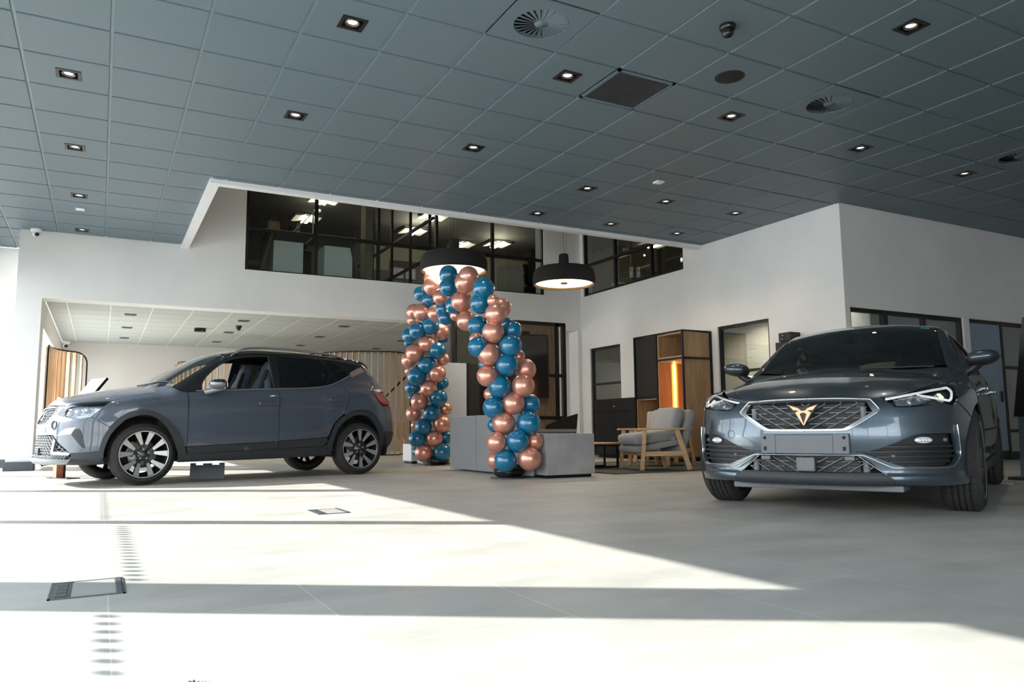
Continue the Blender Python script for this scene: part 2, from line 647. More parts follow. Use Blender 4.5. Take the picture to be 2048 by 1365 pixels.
# glazing behind the photographer, then a solid wall
struct(MB().box((XL, -4.1, 3.25), (2.6, -4.0, HC + .1)), 'wall_front', M['trim'])
struct(MB().box((2.5, -4.1, 0), (16.2, -4.0, HC + .1)), 'wall_front', M['plaster'])
for k in range(2):
    struct(MB().box((XL + 2.2 * k, -4.08, 0), (XL + 2.2 * k + .1, -4.0, 3.25)), 'window_2', M['mull'])
struct(MB().box((XL, -4.08, 1.05), (2.5, -4.0, 1.12)), 'window_2', M['mull'])
# ================================================================== things on the ceiling
def cell(i, j):
    return OX + (i + .5) * T, OY + (j + .5) * T


M['frame_dk'] = mat('bronze_black_frame', (0.03, 0.027, 0.025), 0.35, 0.5)
M['lampring'] = mat('grey_lamp_ring', (0.12, 0.12, 0.12), 0.35, 0.6)


def make_downlight(x, y, z):
    t = empty('downlight', (x, y, z))
    mb = MB()
    o_, i_ = .098, .070
    for a, b in [((-o_, -o_), (o_, -i_)), ((-o_, i_), (o_, o_)), ((-o_, -i_), (-i_, i_)), ((i_, -i_), (o_, i_))]:
        mb.box((a[0], a[1], -.006), (b[0], b[1], .004))
    # recess
    for a, b in [((-o_ + .016, -o_ + .016), (o_ - .016, -i_)), ((-o_ + .016, i_), (o_ - .016, o_ - .016)), ((-o_ + .016, -i_), (-i_, i_)), ((i_, -i_), (o_ - .016, i_))]:
        mb.box((a[0], a[1], .004), (b[0], b[1], .11))
    mb.box((-.08, -.08, .105), (.08, .08, .115))
    mb.build('frame', M['frame_dk'], t)
    mb = MB()
    mb.lathe([(0.056, .06), (0.056, -.002), (0.050, -.004), (0.040, .010), (0.036, .016)], (0, 0, 0), 28)
    mb.build('lamp_ring', M['lampring'], t)
    mb = MB().lathe([(0.0001, .004), (.037, .012)], (0, 0, 0), 24)
    mb.build('bulb', M['lamp_on'], t)
    return t


LBL = {(3, -1): 'large one above the tail of the light hatchback, top centre-left', (0, 2): 'largest of the leftmost column', (3, 2): 'second of its column, below the large one at top centre-left',
       (0, 5): 'second largest of the leftmost column', (6, 2): 'above the middle of the gallery window', (0, 8): 'leftmost column, just above the small white sensor',
       (0, 11): 'leftmost column, smallest, close to the back wall', (6, -1): 'just left of the square dark air grille', (9, -1): 'below the round black ceiling speaker',
       (9, -4): 'in the top right corner of the photo', (12, -1): 'below the middle swirl vent', (15, -1): 'nearest the right edge of the photo', (9, 3): 'lower left of the white sensor at centre right',
       (9, 5): 'leftmost of three along the white bulkhead', (11, 3): 'directly below the white sensor at centre right', (13, 3): 'closest to the tall corner of the right wall',
       (11, 5): 'middle one of three along the white bulkhead', (13, 5): 'rightmost of three along the white bulkhead', (12, -4): 'beyond the top right edge of the view'}
dl0 = make_downlight(0, 0, HC)
first = True
for (i, j) in DL:
    x, y = cell(i, j)
    if (i, j) not in LBL or (i, j) == (12, -4):
        continue
    d = dl0 if first else copy_tree(dl0)
    for c_ in kids(d):
        if c_.type == 'LIGHT':
            bpy.data.objects.remove(c_)
    first = False
    d.location = (x, y, HC)
    d['label'] = 'lit square downlight, ' + LBL[(i, j)]
    d['category'] = 'downlight'
    d['group'] = 'showroom ceiling downlights'
    if (i, j) in ((0, 11), (0, 8)):
        continue
    ld = bpy.data.lights.new('downlight_beam', 'SPOT')
    ld.energy = 22
    ld.color = (1, .80, .62)
    ld.spot_size = 1.75
    ld.spot_blend = .8
    ld.shadow_soft_size = .035
    lo = bpy.data.objects.new('downlight_beam', ld)
    COL.objects.link(lo)
    lo.parent = d
    lo.location = (0, 0, -.008)
col_n = ['first column from the left', 'second column from the left', 'third column from the left', 'fourth column, nearest the balloons']
row_n = ['front row', 'middle row', 'back row']
for a, x in enumerate((0.396, 2.37, 4.35, 6.335)):
    for b, y in enumerate((15.45, 17.42, 19.38)):
        d = copy_tree(dl0, label='small square downlight under the gallery, %s, %s' % (col_n[a], row_n[b]), category='downlight', group='downlights under the gallery')
        d.location = (x, y, ZR - 0.004)
    
# swirl vents: face plate with radial slots and tilted blades
def swirl(i, j, label):
    x, y = cell(i, j)
    t = empty('swirl_vent', (x, y, HC), label=label, category='air vent', group='round swirl vents in the ceiling')
    h = T / 2 - .008
    R_ = 0.215
    mb = MB()
    n = 48
    ring = [(R_ * math.cos(2 * PI * k / n), R_ * math.sin(2 * PI * k / n)) for k in range(n)]
    sq = []
    for k in range(n):
        a = 2 * PI * k / n
        c, s_ = math.cos(a), math.sin(a)
        m_ = h / max(abs(c), abs(s_))
        sq.append((c * m_, s_ * m_))
    vs = [(a, b, -.002) for a, b in sq] + [(a, b, -.002) for a, b in ring] + [(a, b, .03) for a, b in ring] + [(a, b, .012) for a, b in sq]
    fs = []
    for k in range(n):
        k2 = (k + 1) % n
        fs += [(k, k2, k2 + n, k + n), (k + n, k2 + n, k2 + 2 * n, k + 2 * n), (k, k2, k2 + 3 * n, k + 3 * n)]
    mb.add(vs, fs)
    mb.build('face_plate', M['ceil'], t)
    mb = MB()
    mb.lathe([(.0001, .0), (.055, .0), (.055, .02)], (0, 0, 0), 24)
    N = 24
    for k in range(N):
        a0, a1 = 2 * PI * k / N, 2 * PI * (k + .86) / N
        r0, r1 = .05, R_ - .004
        mb.add([(r0 * math.cos(a0), r0 * math.sin(a0), .003), (r1 * math.cos(a0), r1 * math.sin(a0), .012), (r1 * math.cos(a1), r1 * math.sin(a1), -.002), (r0 * math.cos(a1), r0 * math.sin(a1), -.001)], [(0, 1, 2, 3)])
    mb.build('blades', M['ceil'], t)
    MB().box((-h, -h, .06), (h, h, .07)).build('backing', M['dark'], t)


swirl(5, -2, 'largest round swirl vent in the ceiling at the top of the photo')
swirl(10, -2, 'round swirl vent in the ceiling, middle of the three, right of the black speaker')
swirl(15, -2, 'round swirl vent cut by the right edge of the photo')
x, y = cell(*GRILLE)
t = empty('ceiling_grille', (x, y, HC), label='square dark perforated air grille set in the ceiling beside a downlight', category='air grille')
h = T / 2 - .01
mb = MB()
for a, b in [((-h, -h), (h, -h + .03)), ((-h, h - .03), (h, h)), ((-h, -h), (-h + .03, h)), ((h - .03, -h), (h, h))]:
    mb.box((a[0], a[1], -.003), (b[0], b[1], .012))
mb.build('frame', M['ceil'], t)
M['grille_dk'] = mat('dark_grey_grille_mesh', (0.03, 0.038, 0.045), 0.5)
mb = MB()
k = -h + .03
while k < h - .03:
    mb.box((k, -h + .03, .002), (k + .011, h - .03, .008))
    mb.box((-h + .03, k, .001), (h - .03, k + .011, .007))
    k += .0195
mb.build('mesh', M['grille_dk'], t)
MB().box((-h, -h, .05), (h, h, .06)).build('backing', M['dark'], t)

x, y = cell(8, -2)
t = empty('ceiling_speaker', (x, y, HC), label='flush round black ceiling loudspeaker between two swirl vents', category='speaker')
M['spk'] = mat('black_speaker_cloth', (0.008, 0.008, 0.008), 0.8, scale=200, var=.4)
MB().lathe([(.0001, -.006), (.118, -.006), (.122, -.004), (.122, .0)], (0, 0, 0), 40).build('speaker_cover', M['spk'], t)
MB().lathe([(.122, -.005), (.130, -.005), (.132, .0)], (0, 0, 0), 40).build('rim', M['frame_dk'], t)


def dome_cam(name, x, y, z, s_, label, m1, m2, cat='security camera', tilt=0.5, az=-2.2):
    t = empty(name, (x, y, z), label=label, category=cat)
    MB().lathe([(.0001, 0), (.062 * s_, 0), (.064 * s_, -.008 * s_), (.060 * s_, -.034 * s_), (.052 * s_, -.042 * s_), (.0001, -.042 * s_)], (0, 0, 0), 32).build('base', m1, t)
    mb = MB().sphere((0, 0, -.058 * s_), .046 * s_, 24, 14)
    mb.build('ball', m1, t)
    d = Vector((math.cos(az) * math.cos(tilt), math.sin(az) * math.cos(tilt), -math.sin(tilt)))
    q = d.to_track_quat('Z', 'Y').to_matrix().to_4x4()
    MB().lathe([(.0001, .050 * s_), (.022 * s_, .048 * s_), (.026 * s_, .040 * s_), (.026 * s_, .030 * s_)], (0, 0, -.058 * s_), 20, m=q).build('lens', m2, t)
    return t


x, y = cell(7, -3)
dome_cam('dome_camera', x, y, HC, 1.0, 'black dome camera hanging from the ceiling at the top right of centre', M['black_gloss'], M['black_gloss'])
dome_cam('dome_camera', 2.40, 16.25, ZR, 1.0, 'black dome camera on the low ceiling above the hatchback roof', M['black_gloss'], M['black_gloss'])
dome_cam('turret_camera', -1.0, 13.53, HC, 1.25, 'white turret camera at the top of the white column', M['white_pl'], M['black_gloss'], tilt=.55, az=-1.2)
dome_cam('turret_camera', -0.80, 20.55, ZR, 1.6, 'small white camera in the far left corner above the slatted screen', M['white_pl'], M['black_gloss'], tilt=.6, az=-1.2)
t = empty('projector', (1.74, 16.95, ZR), label='small black box unit fixed to the low ceiling above the hatchback', category='projector')
MB().box((-.11, -.07, -.075), (.11, .07, -.01), 0, .012).build('housing', M['black'], t)
MB().lathe([(.022, -.01), (.022, 0)], (0, 0, 0), 14).build('mount', M['black'], t)
MB().lathe([(.0001, .012), (.028, .012), (.03, 0)], (.05, -.07, -.045), 18, m=Matrix.Rotation(PI / 2, 4, 'X')).build('lens', M['black_gloss'], t)
for (i, j, l) in [(10, 2, 'small white square sensor on the dark part of the ceiling, right of centre'), (0, 9, 'small white square sensor on the ceiling at the left, between two downlights')]:
    x, y = cell(i, j)
    t = empty('ceiling_sensor', (x, y, HC), label=l, category='sensor')
    MB().box((-.055, -.055, -.022), (.055, .055, 0), 0, .008).build('housing', M['white_pl'], t)
    MB().sphere((0, 0, -.022), .018, 14, 8, sc=(1, 1, .5)).build('lens', M['white_pl'], t)

# ================================================================== pendant lamps
M['shade'] = mat('black_fabric_shade', (0.009, 0.0085, 0.008), 0.9, scale=150, var=.3, bump=.3, bscale=400)
M['opal'] = mat('lit_opal_diffuser', (1, .9, .75), .5, emis=(1.0, .85, .62), estr=1.9)
M['brass_in'] = mat('warm_shade_rim', (0.42, 0.27, 0.14), 0.4, .3)


def pendant(x, y, z, r, label):
    t = empty('pendant_lamp', (x, y, z), label=label, category='pendant lamp', group='black drum pendants in the ceiling opening')
    h = r * .56
    prof = [(r * .97, 0), (r, .01), (r * .99, h * .55), (r * .95, h * .80), (r * .86, h * .95), (r * .5, h), (.0001, h)]
    MB().lathe(prof, (0, 0, 0), 56).build('lamp_shade', M['shade'], t)
    MB().lathe([(r * .97, 0), (r * .925, .006), (r * .91, h * .16)], (0, 0, 0), 56).build('rim', M['brass_in'], t)
    MB().lathe([(.0001, h * .13), (r * .915, h * .13)], (0, 0, 0), 56).build('diffuser', M['opal'], t)
    MB().lathe([(.0001, h * .06), (.055, h * .06), (.06, h * .13)], (0, 0, 0), 20).build('knob', M['brass_in'], t)
    MB().lathe([(r * .17, h), (r * .155, h + .21), (r * .12, h + .23), (.0001, h + .23)], (0, 0, 0), 24).build('neck', M['shade'], t)
    mb = MB()
    mb.tube([(0, 0, h + .22), (0.0, 0, 6.2 - z)], .004, 6)
    for a in (-.05, .05):
        mb.tube([(a, 0, h + .22), (a, 0, 6.2 - z)], .0015, 5)
    mb.build('cable', M['black'], t)
    L = bpy.data.lights.new('pendant_glow', 'AREA')
    L.shape = 'DISK'
    L.size = r * 1.7
    L.energy = 22
    L.color = (1, .82, .6)
    lo = bpy.data.objects.new('pendant_glow', L)
    COL.objects.link(lo)
    lo.parent = t
    lo.location = (0, 0, -.012)
    return t


pendant(4.79, 10.83, 3.02, .53, 'large black drum pendant lamp behind the top of the balloon arch')
pendant(6.62, 10.50, 2.90, .515, 'large black drum pendant lamp hanging to the right of the balloon arch')

# ================================================================== oak and black shelving against the right wall
XF = 8.40
t = empty('shelving_unit', (XW, 9.71, 0), label='tall oak and black metal shelving unit with an orange lit niche against the right wall', category='shelf')
def P_(x, y, z):
    return (x - XW, y - 9.71, z)
fr = MB()
e = .022
xb = XW - .004
def fbar(a, b):
    fr.beam(P_(*a), P_(*b), .03, .03)
for y, z1 in [(9.71, 2.15), (10.385, 2.15), (10.995, 2.15)]:
    for xx in (XF, xb - .02):
        fbar((xx, y, 0.0), (xx, y, z1))
for z in (2.15, 1.70):
    fbar((XF, 9.71, z), (xb - .02, 9.71, z))
    fbar((XF, 10.385, z), (xb - .02, 10.385, z))
fbar((XF, 9.70, 2.15), (XF, 11.01, 2.15)); fbar((xb - .02, 9.70, 2.15), (xb - .02, 11.01, 2.15))
fbar((XF, 9.70, 1.70), (XF, 10.385, 1.70))
fbar((XF, 10.385, 1.075), (XF, 11.01, 1.075))
fbar((XF, 9.70, .05), (XF, 11.01, .05))
fbar((XF, 9.71, .05), (xb, 9.71, .05))
fbar((XF, 10.995, 2.15), (xb, 10.995, 2.15))
fr.build('frame', M['black'], t)
oak = MB()
def obx(a, b, m='oak', n='oak_box'):
    MB().box(P_(*a), P_(*b), 0, .003).build(n, M[m], t)
def obox5(y0, y1, z0, z1, name):
    mb = MB()
    th = .022
    mb.box(P_(XF + .012, y0, z0), P_(xb, y0 + th, z1)); mb.box(P_(XF + .012, y1 - th, z0), P_(xb, y1, z1))
    mb.box(P_(XF + .012, y0 + th, z0), P_(xb, y1 - th, z0 + th)); mb.box(P_(XF + .012, y0 + th, z1 - th), P_(xb, y1 - th, z1))
    mb.box(P_(xb - .02, y0 + th, z0 + th), P_(xb, y1 - th, z1 - th))
    return mb.build(name, M['oak'], t)
obox5(9.728, 10.368, 1.718, 2.133, 'oak_box')
niche = obox5(9.728, 10.368, .07, 1.682, 'lit_niche')
obox5(10.402, 10.98, .07, 1.057, 'oak_box')
MB().box(P_(XF + .016, 10.40, 1.09), P_(xb, 11.008, 2.135), 0, .004).build('black_panel', M['spk'], t)
M['led'] = mat('warm_led_strip', (1, .7, .3), .5, emis=(1.0, .62, .20), estr=14.0)
MB().box(P_(8.745, 10.334, .12), P_(8.757, 10.346, 1.67)).build('led_strip', M['led'], t)
L = bpy.data.lights.new('niche_glow', 'AREA')
L.shape = 'RECTANGLE'; L.size = .03; L.size_y = 1.5; L.energy = 9; L.color = (1, .42, .06)
lo = bpy.data.objects.new('niche_glow', L); COL.objects.link(lo); lo.parent = t
lo.location = P_(8.75, 10.325, .9); lo.rotation_euler = (0, PI / 2 , 0)
L2 = bpy.data.lights.new('niche_glow', 'AREA')
L2.shape = 'RECTANGLE'; L2.size = .03; L2.size_y = 1.5; L2.energy = 9; L2.color = (1, .42, .06)
lo2 = bpy.data.objects.new('niche_glow', L2); COL.objects.link(lo2); lo2.parent = t
lo2.location = P_(8.75, 10.25, .9); lo2.rotation_euler = (0, -PI / 2, 0)
for l_ in (lo, lo2):
    l_.data.size, l_.data.size_y = .03, 1.5
    l_.rotation_euler = Vector((0, -1 if l_ is lo else 1, 0)).to_track_quat('-Z', 'Y').to_euler()
lo.data.energy, lo2.data.energy = 6, 4
lo.data.spread = lo2.data.spread = 1.3

# black sideboard
t = empty('sideboard', (XW, 11.6, 0), label='low matt black sideboard with a drawer over two doors, left of the shelving', category='sideboard')
def P2(x, y, z):
    return (x - XW, y - 11.6, z)
M['blk_ven'] = wood('black_stained_veneer', (0.007, 0.007, 0.0075), (0.014, 0.014, 0.015), 'Y', .5)
MB().box(P2(8.42, 11.03, .07), P2(xb, 12.30, 1.10), 0, .004).build('body', M['blk_ven'], t)
MB().box(P2(8.46, 11.06, 0), P2(xb, 12.28, .07)).build('plinth', M['black'], t)
d_ = MB().box(P2(8.400, 11.035, .865), P2(8.418, 12.295, 1.095), 0, .003).build('drawer', M['blk_ven'], t)
MB().sphere(P2(8.394, 11.66, .955), .011, 12, 8).build('lock', M['white_pl'], d_)
for y0, y1 in ((11.035, 11.662), (11.668, 12.295)):
    MB().box(P2(8.400, y0, .075), P2(8.418, y1, .859), 0, .003).build('door', M['blk_ven'], t)

# ================================================================== lounge: rug, coffee tables, armchairs
M['rug'] = mat('olive_grey_rug', (0.075, 0.08, 0.072), .95, scale=60, var=.25, bump=.5, bscale=300)
o = MB().box((5.46, 7.60, .001), (8.2, 10.4, .014), 0, .004).build('rug', M['rug'], label='flat olive grey rug under the armchairs and coffee table', category='rug')


def coffee_table(x, y, z, r, label, n4=True, top='oak_light'):
    t = empty('coffee_table', (x, y, 0.014), label=label, category='table')
    MB().lathe([(.0001, z - .012), (r - .03, z - .012), (r, z + .004), (r, z + .010), (.0001, z + .010)], (0, 0, 0), 40).build('table_top', M[top], t)
    q = r * .78
    for s_ in (-1, 1):
        mb = MB()
        mb.box((-q, s_ * q * .5 - .012, 0), (q, s_ * q * .5 + .012, .024)); mb.box((-q, s_ * q * .5 - .012, z - .036), (q, s_ * q * .5 + .012, z - .012))
        mb.box((-q, s_ * q * .5 - .012, .024), (-q + .024, s_ * q * .5 + .012, z - .036)); mb.box((q - .024, s_ * q * .5 - .012, .024), (q, s_ * q * .5 + .012, z - .036))
        mb.build('leg_frame', M['black'], t)
    return t


coffee_table(6.05, 8.92, .33, .40, 'low round coffee table with a thin oak top and black sled legs')
coffee_table(5.95, 9.75, .40, .34, 'dark coffee table just behind the oak topped one', top='black')


def armchair(x, y, rz, label):
    """local x = facing direction"""
    t = empty('armchair', (x, y, .022), rz, label=label, category='armchair', group='grey armchairs with ash frames')
    W = .32
    for s_ in (-1, 1):
        yy = s_ * W
        mb = MB()
        mb.beam((.30, yy, 0.0), (.245, yy, .50), .035, .058, 0, .006)      # front leg
        mb.build('leg', M['oak_light'], t)
        mb = MB()
        mb.beam((-.37, yy, 0.0), (-.20, yy, .505), .035, .060, 0, .006)
        mb.build('leg', M['oak_light'], t)
        MB().box((-.32, yy - .014, .175), (.29, yy + .014, .235), 0, .006).build('side_rail', M['oak_light'], t)
        MB().box((-.31, yy - .032, .503), (.33, yy + .032, .527), 0, .008).build('armrest', M['oak_light'], t)
    MB().box((.22, -W, .18), (.25, W, .23), 0, .004).build('stretcher', M['oak_light'], t)
    MB().box((-.30, -W, .18), (-.27, W, .23), 0, .004).build('stretcher', M['oak_light'], t)
    m = Matrix.Translation((0, 0, .27)) @ Matrix.Rotation(math.radians(9), 4, 'Y')
    MB().box((-.26, -.285, 0), (.34, .285, .075), 0, .025, m).build('seat_base', M['felt'], t)
    m = Matrix.Translation((.03, 0, .345)) @ Matrix.Rotation(math.radians(6), 4, 'Y')
    mb = MB().box((-.30, -.28, 0), (.33, .28, .14), 0, .055, m)
    mb.sm = [True] * len(mb.sm)
    mb.build('seat_cushion', M['felt'], t)
    m = Matrix.Translation((-.245, 0, .19)) @ Matrix.Rotation(math.radians(-17), 4, 'Y')
    MB().box((-.075, -.30, 0), (.02, .30, .60), 0, .03, m).build('backrest', M['felt'], t)
    m = Matrix.Translation((-.15, 0, .36)) @ Matrix.Rotation(math.radians(-19), 4, 'Y')
    mb = MB().box((-.075, -.28, 0), (.065, .28, .45), 0, .05, m)
    mb.sm = [True] * len(mb.sm)
    mb.build('back_cushion', M['felt'], t)
    return t


armchair(6.36, 8.02, math.radians(168), 'grey armchair with pale wooden arms facing left, nearest the rug edge')
armchair(7.12, 8.78, math.radians(196), 'grey armchair with pale wooden legs half hidden behind the front one')
t = armchair(7.75, 9.55, math.radians(215), 'grey armchair farthest back, against the oak shelving')

# ================================================================== reception desk
t = empty('reception_desk', (4.34, 7.43, 0), label='long grey reception desk with felt panels and a low laminate end block', category='desk')
def D_(x, y, z):
    return (x - 4.34, y - 7.43, z)
MB().box(D_(4.33, 9.09, .02), D_(4.37, 9.93, .735), 0, .012).build('felt_panel', M['felt'], t)
MB().box(D_(4.33, 7.62, .02), D_(4.37, 9.08, .735), 0, .012).build('felt_panel', M['felt'], t)
MB().box(D_(4.41, 7.43, .035), D_(5.06, 8.38, .495), 0, .003).build('end_block', M['concrete'], t)
MB().box(D_(4.44, 7.46, 0), D_(5.03, 8.38, .035)).build('plinth', M['black'], t)
MB().box(D_(4.38, 8.39, .03), D_(4.95, 9.92, .50), 0, .003).build('cabinet', M['concrete'], t)
M['desk_top'] = mat('taupe_desk_top', (0.30, 0.26, 0.22), .5)
MB().box(D_(4.38, 8.39, .505), D_(5.44, 9.92, .545), 0, .004).build('table_top', M['desk_top'], t)
MB().box(D_(5.40, 8.45, 0), D_(5.43, 9.9, .50)).build('side_panel', M['concrete'], t)

# tall white board behind the desk
M['board'] = mat('pale_blue_grey_board', (0.42, 0.46, 0.50), .5, var=.03)
t = empty('display_wall', (5.1, 11.5, 0), label='tall pale blue-grey free-standing board with a black edge behind the desk', category='display board')
MB().box((-.55, 0, .02), (.215, .26, 1.645), 0, .004).build('board', M['board'], t)
MB().box((.217, -.004, 0), (.25, .28, 1.655), 0, .003).build('edge', M['black'], t)
MB().box((.25, .02, 0.02), (.46, .26, 1.645), 0, .003).build('side_panel', M['blk_ven'], t)
# white box behind arch foot
t = empty('storage_box', (4.9, 12.2, 0), label='small white box on the floor behind the left foot of the balloon arch', category='box')
MB().box((-.36, -.2, .04), (.1, .2, .32), 0, .004).build('body', M['white_pl'], t)
MB().box((-.34, -.18, 0), (.08, .18, .04)).build('plinth', M['black'], t)

# ================================================================== black framed partition with a screen
t = empty('glazed_partition', (6.8, 12.6, 0), label='black framed ribbed partition wall carrying a large screen, behind the desk', category='partition')
YP = 12.6
def G_(x, y, z):
    return (x - 6.8, y - YP, z)
fr = MB()
for a in (5.55, 7.74, 7.90):
    fr.box(G_(a - .035, YP - .04, 0), G_(a + .035, YP + .04, 2.585))
fr.box(G_(5.52, YP - .04, 2.53), G_(7.93, YP + .04, 2.60))
for z in (.76, 1.57):
    fr.box(G_(5.52, YP - .025, z - .03), G_(7.93, YP + .025, z + .03))
fr.box(G_(5.52, YP - .03, 0), G_(7.93, YP + .03, .06))
fr.build('frame', M['black'], t)
M['ribbed'] = mat('fluted_bronze_panel', (0.16, 0.12, 0.075), .45, var=.1)
mb = MB()
x = 5.6
while x < 7.70:
    mb.box(G_(x, YP - .012, .06), G_(x + .018, YP + .012, 2.53))
    x += .033
mb.box(G_(5.6, YP + .012, .06), G_(7.7, YP + .02, 2.53))
mb.build('fluted_panel', M['ribbed'], t)
MB().box(G_(5.6, YP - .06, .80), G_(7.12, YP - .03, 2.40)).build('back_panel', M['black'], t)
sc = MB().box(G_(6.15, YP - .14, 1.13), G_(7.48, YP - .08, 2.33), 0, .006).build('screen', M['black'], t)
MB().box(G_(6.18, YP - .142, 1.16), G_(7.45, YP - .141, 2.30)).build('display', M['black_gloss'], sc)
M['dkgreen'] = mat('dark_green_graphic', (0.022, 0.032, 0.022), .5, var=.35, scale=2)
MB().box(G_(5.60, YP - .075, 1.62), G_(6.12, YP - .062, 2.35)).build('poster', M['dkgreen'], t)

# ================================================================== slatted screens
M['slat'] = wood('oak_slat', (0.42, 0.25, 0.12), (0.60, 0.39, 0.21), 'Z')


def slat_screen(path, h, label, n, r=.28, closed_top=True):
    """path: list of (x,y) the screen follows; slats stand between a rounded black tube frame"""
    P = [Vector((a, b, 0)) for a, b in path]
    d = [0]
    for i in range(1, len(P)):
        d.append(d[-1] + (P[i] - P[i - 1]).length)
    Lt = d[-1]

    def at(s_):
        s_ = min(max(s_, 0), Lt)
        for i in range(1, len(P)):
            if s_ <= d[i] + 1e-9:
                f = (s_ - d[i - 1]) / (d[i] - d[i - 1])
                return P[i - 1].lerp(P[i], f), (P[i] - P[i - 1]).normalized()
    base = at(0)[0]
    t = empty('slatted_screen', base, label=label, category='room divider', group='oak slatted screens')
    fp = []
    for (s0, z0, a0) in ((r, r + .02, 180), (r, h - r, 90), (Lt - r, h - r, 0), (Lt - r, r + .02, -90)):
        pass
    # outline in (s, z)
    o2 = []
    for cx, cz, a0 in ((r, .03 + r, 180), (Lt - r, .03 + r, 270), (Lt - r, h - r, 0), (r, h - r, 90)):
        for k in range(7):
            a = math.radians(a0 + 15 * k)
            o2.append((cx + r * math.cos(a), cz + r * math.sin(a)))
    o3 = []
    for i in range(len(o2)):
        a, b = o2[i], o2[(i + 1) % len(o2)]
        m_ = max(1, int(math.hypot(b[0] - a[0], b[1] - a[1]) / .12))
        for k in range(m_):
            o3.append((a[0] + (b[0] - a[0]) * k / m_, a[1] + (b[1] - a[1]) * k / m_))
    pts = [at(s_)[0] + Vector((0, 0, z)) - base for s_, z in o3]
    MB().tube(pts, .014, 8, closed=True).build('frame', M['black'], t)
    for k in range(n):
        s_ = (k + .7) / (n + .4) * Lt
        if s_ > Lt - .02:
            break
        q = 0
        if s_ < r:
            q = r - math.sqrt(max(0, r * r - (r - s_) ** 2))
        if s_ > Lt - r:
            q = r - math.sqrt(max(0, r * r - (s_ - Lt + r) ** 2))
        p, dd = at(s_)
        p = p - base
        nrm = Vector((-dd.y, dd.x, 0))
        MB().beam(p + Vector((0, 0, .04 + q)), p + Vector((0, 0, h - .012 - q)), .022, .075, 0, 0, up=nrm).build('slat', M['slat'], t)
    return t


def arc(cx, cy, r, a0, a1, n=14):
    return [(cx + r * math.cos(math.radians(a0 + (a1 - a0) * k / n)), cy + r * math.sin(math.radians(a0 + (a1 - a0) * k / n))) for k in range(n + 1)]


# left screen: rounded end near x=-0.3, running away to the left and back
slat_screen([(-.80, 14.45), (-.80, 14.9), (-.74, 15.25), (-.60, 15.55), (-.42, 15.72), (-.26, 15.78)], 2.0, 'curved oak slatted screen behind the white column at the left', 12, .2)
# right screen between the car and the balloons, seen from its concave side
slat_screen(arc(5.55, 17.3, 1.55, 160, 285, 16), 2.24, 'curved oak slatted screen behind the tail of the hatchback', 25)
slat_screen(arc(2.6, 18.9, 1.2, 190, 300, 12), 2.1, 'oak slatted screen seen through the open window of the hatchback', 17)

# stair handrail and a wooden stool behind the right screen
t = empty('handrail', (5.9, 18.9, 0), label='black sloping stair handrail seen through the slatted screen', category='handrail')
mb = MB().tube([(0, 0, .90), (1.7, .6, 2.35)], .025, 10)
mb.build('rail', M['black'], t)
for k in (0.1, .55, .95):
    MB().tube([(1.7 * k, .6 * k, 0.0), (1.7 * k, .6 * k, .90 + 1.45 * k)], .016, 8).build('post', M['black'], t)
t = empty('stool', (6.3, 18.0, 0), label='small beige seat with splayed wooden legs behind the slatted screen', category='stool')
M['beige'] = mat('beige_fabric', (0.36, 0.30, 0.23), .9, scale=60)
MB().box((-.35, -.25, .42), (.35, .25, .80), 0, .05).build('seat', M['beige'], t)
for a, b in ((-1, -1), (1, -1), (1, 1), (-1, 1)):
    MB().tube([(a * .34, b * .24, 0), (a * .22, b * .16, .43)], [.016, .024], 8).build('leg', M['oak_light'], t)

# dark office chair behind the desk, and a bicycle-like stand by the opening
t = empty('office_chair', (6.75, 10.7, 0), label='dark angular chair back showing behind the desk top', category='chair')
MB().box((-.24, -.22, .40), (.24, .22, .46), 0, .02).build('seat', M['black'], t)
mb = MB()
mb.prism([(-.30, .45), (.30, .45), (.34, .80), (.10, .74), (-.30, .60)], lambda u, v, d: (u, d, v), .18, .22)
fix(mb.build('backrest', M['black'], t))
for a, b in ((-1, -1), (1, -1), (1, 1), (-1, 1)):
    MB().tube([(a * .22, b * .2, 0), (a * .2, b * .18, .41)], .014, 8).build('leg', M['black'], t)

# ================================================================== windows and doors in the right-hand walls
def win_frame(n, y0, y1, z0, z1, bars_y, bars_z, x=XW, w=.045, dep=.06, glassm='glass'):
    mb = MB()
    xc = x + .03
    mb.box((xc, y0, z0), (xc + dep, y0 + w, z1)); mb.box((xc, y1 - w, z0), (xc + dep, y1, z1))
    mb.box((xc, y0 + w, z1 - w), (xc + dep, y1 - w, z1)); mb.box((xc, y0 + w, z0), (xc + dep, y1 - w, z0 + w))
    for b in bars_y:
        mb.box((xc + .001, b - w / 2, z0 + w), (xc + dep - .001, b + w / 2, z1 - w))
    for b in bars_z:
        mb.box((xc + .002, y0 + w, b - w / 2), (xc + dep - .002, y1 - w, b + w / 2))
    struct(mb, n, M['black'])
    struct(MB().box((xc + dep / 2, y0 + w, z0 + w), (xc + dep / 2 + .006, y1 - w, z1 - w)), n, M[glassm])


win_frame('window_3', 12.292, 13.352, 0.0, 2.22, [], [1.46])
win_frame('window_4', 8.44, 9.56, 0.0, 2.215, [], [1.45])
win_frame('window_5', 10.35, 13.56, 3.36, 6.1, [11.30, 12.46, 13.54], [4.03], w=.05)
# gallery glazing
mb = MB()
ya = YW + .03
for x in (2.115, 3.328, 4.508, 5.698, 6.938, 8.12):
    mb.box((x - .028, ya, 3.355), (x + .028, ya + .07, 6.1))
mb.box((2.09, ya + .001, 4.07), (8.13, ya + .069, 4.125))
mb.box((2.09, ya + .002, 3.355), (8.13, ya + .068, 3.38))
struct(mb, 'window_6', M['black'])
struct(MB().box((2.09, ya + .035, 3.36), (8.13, ya + .041, 6.1)), 'window_6', M['glass'])
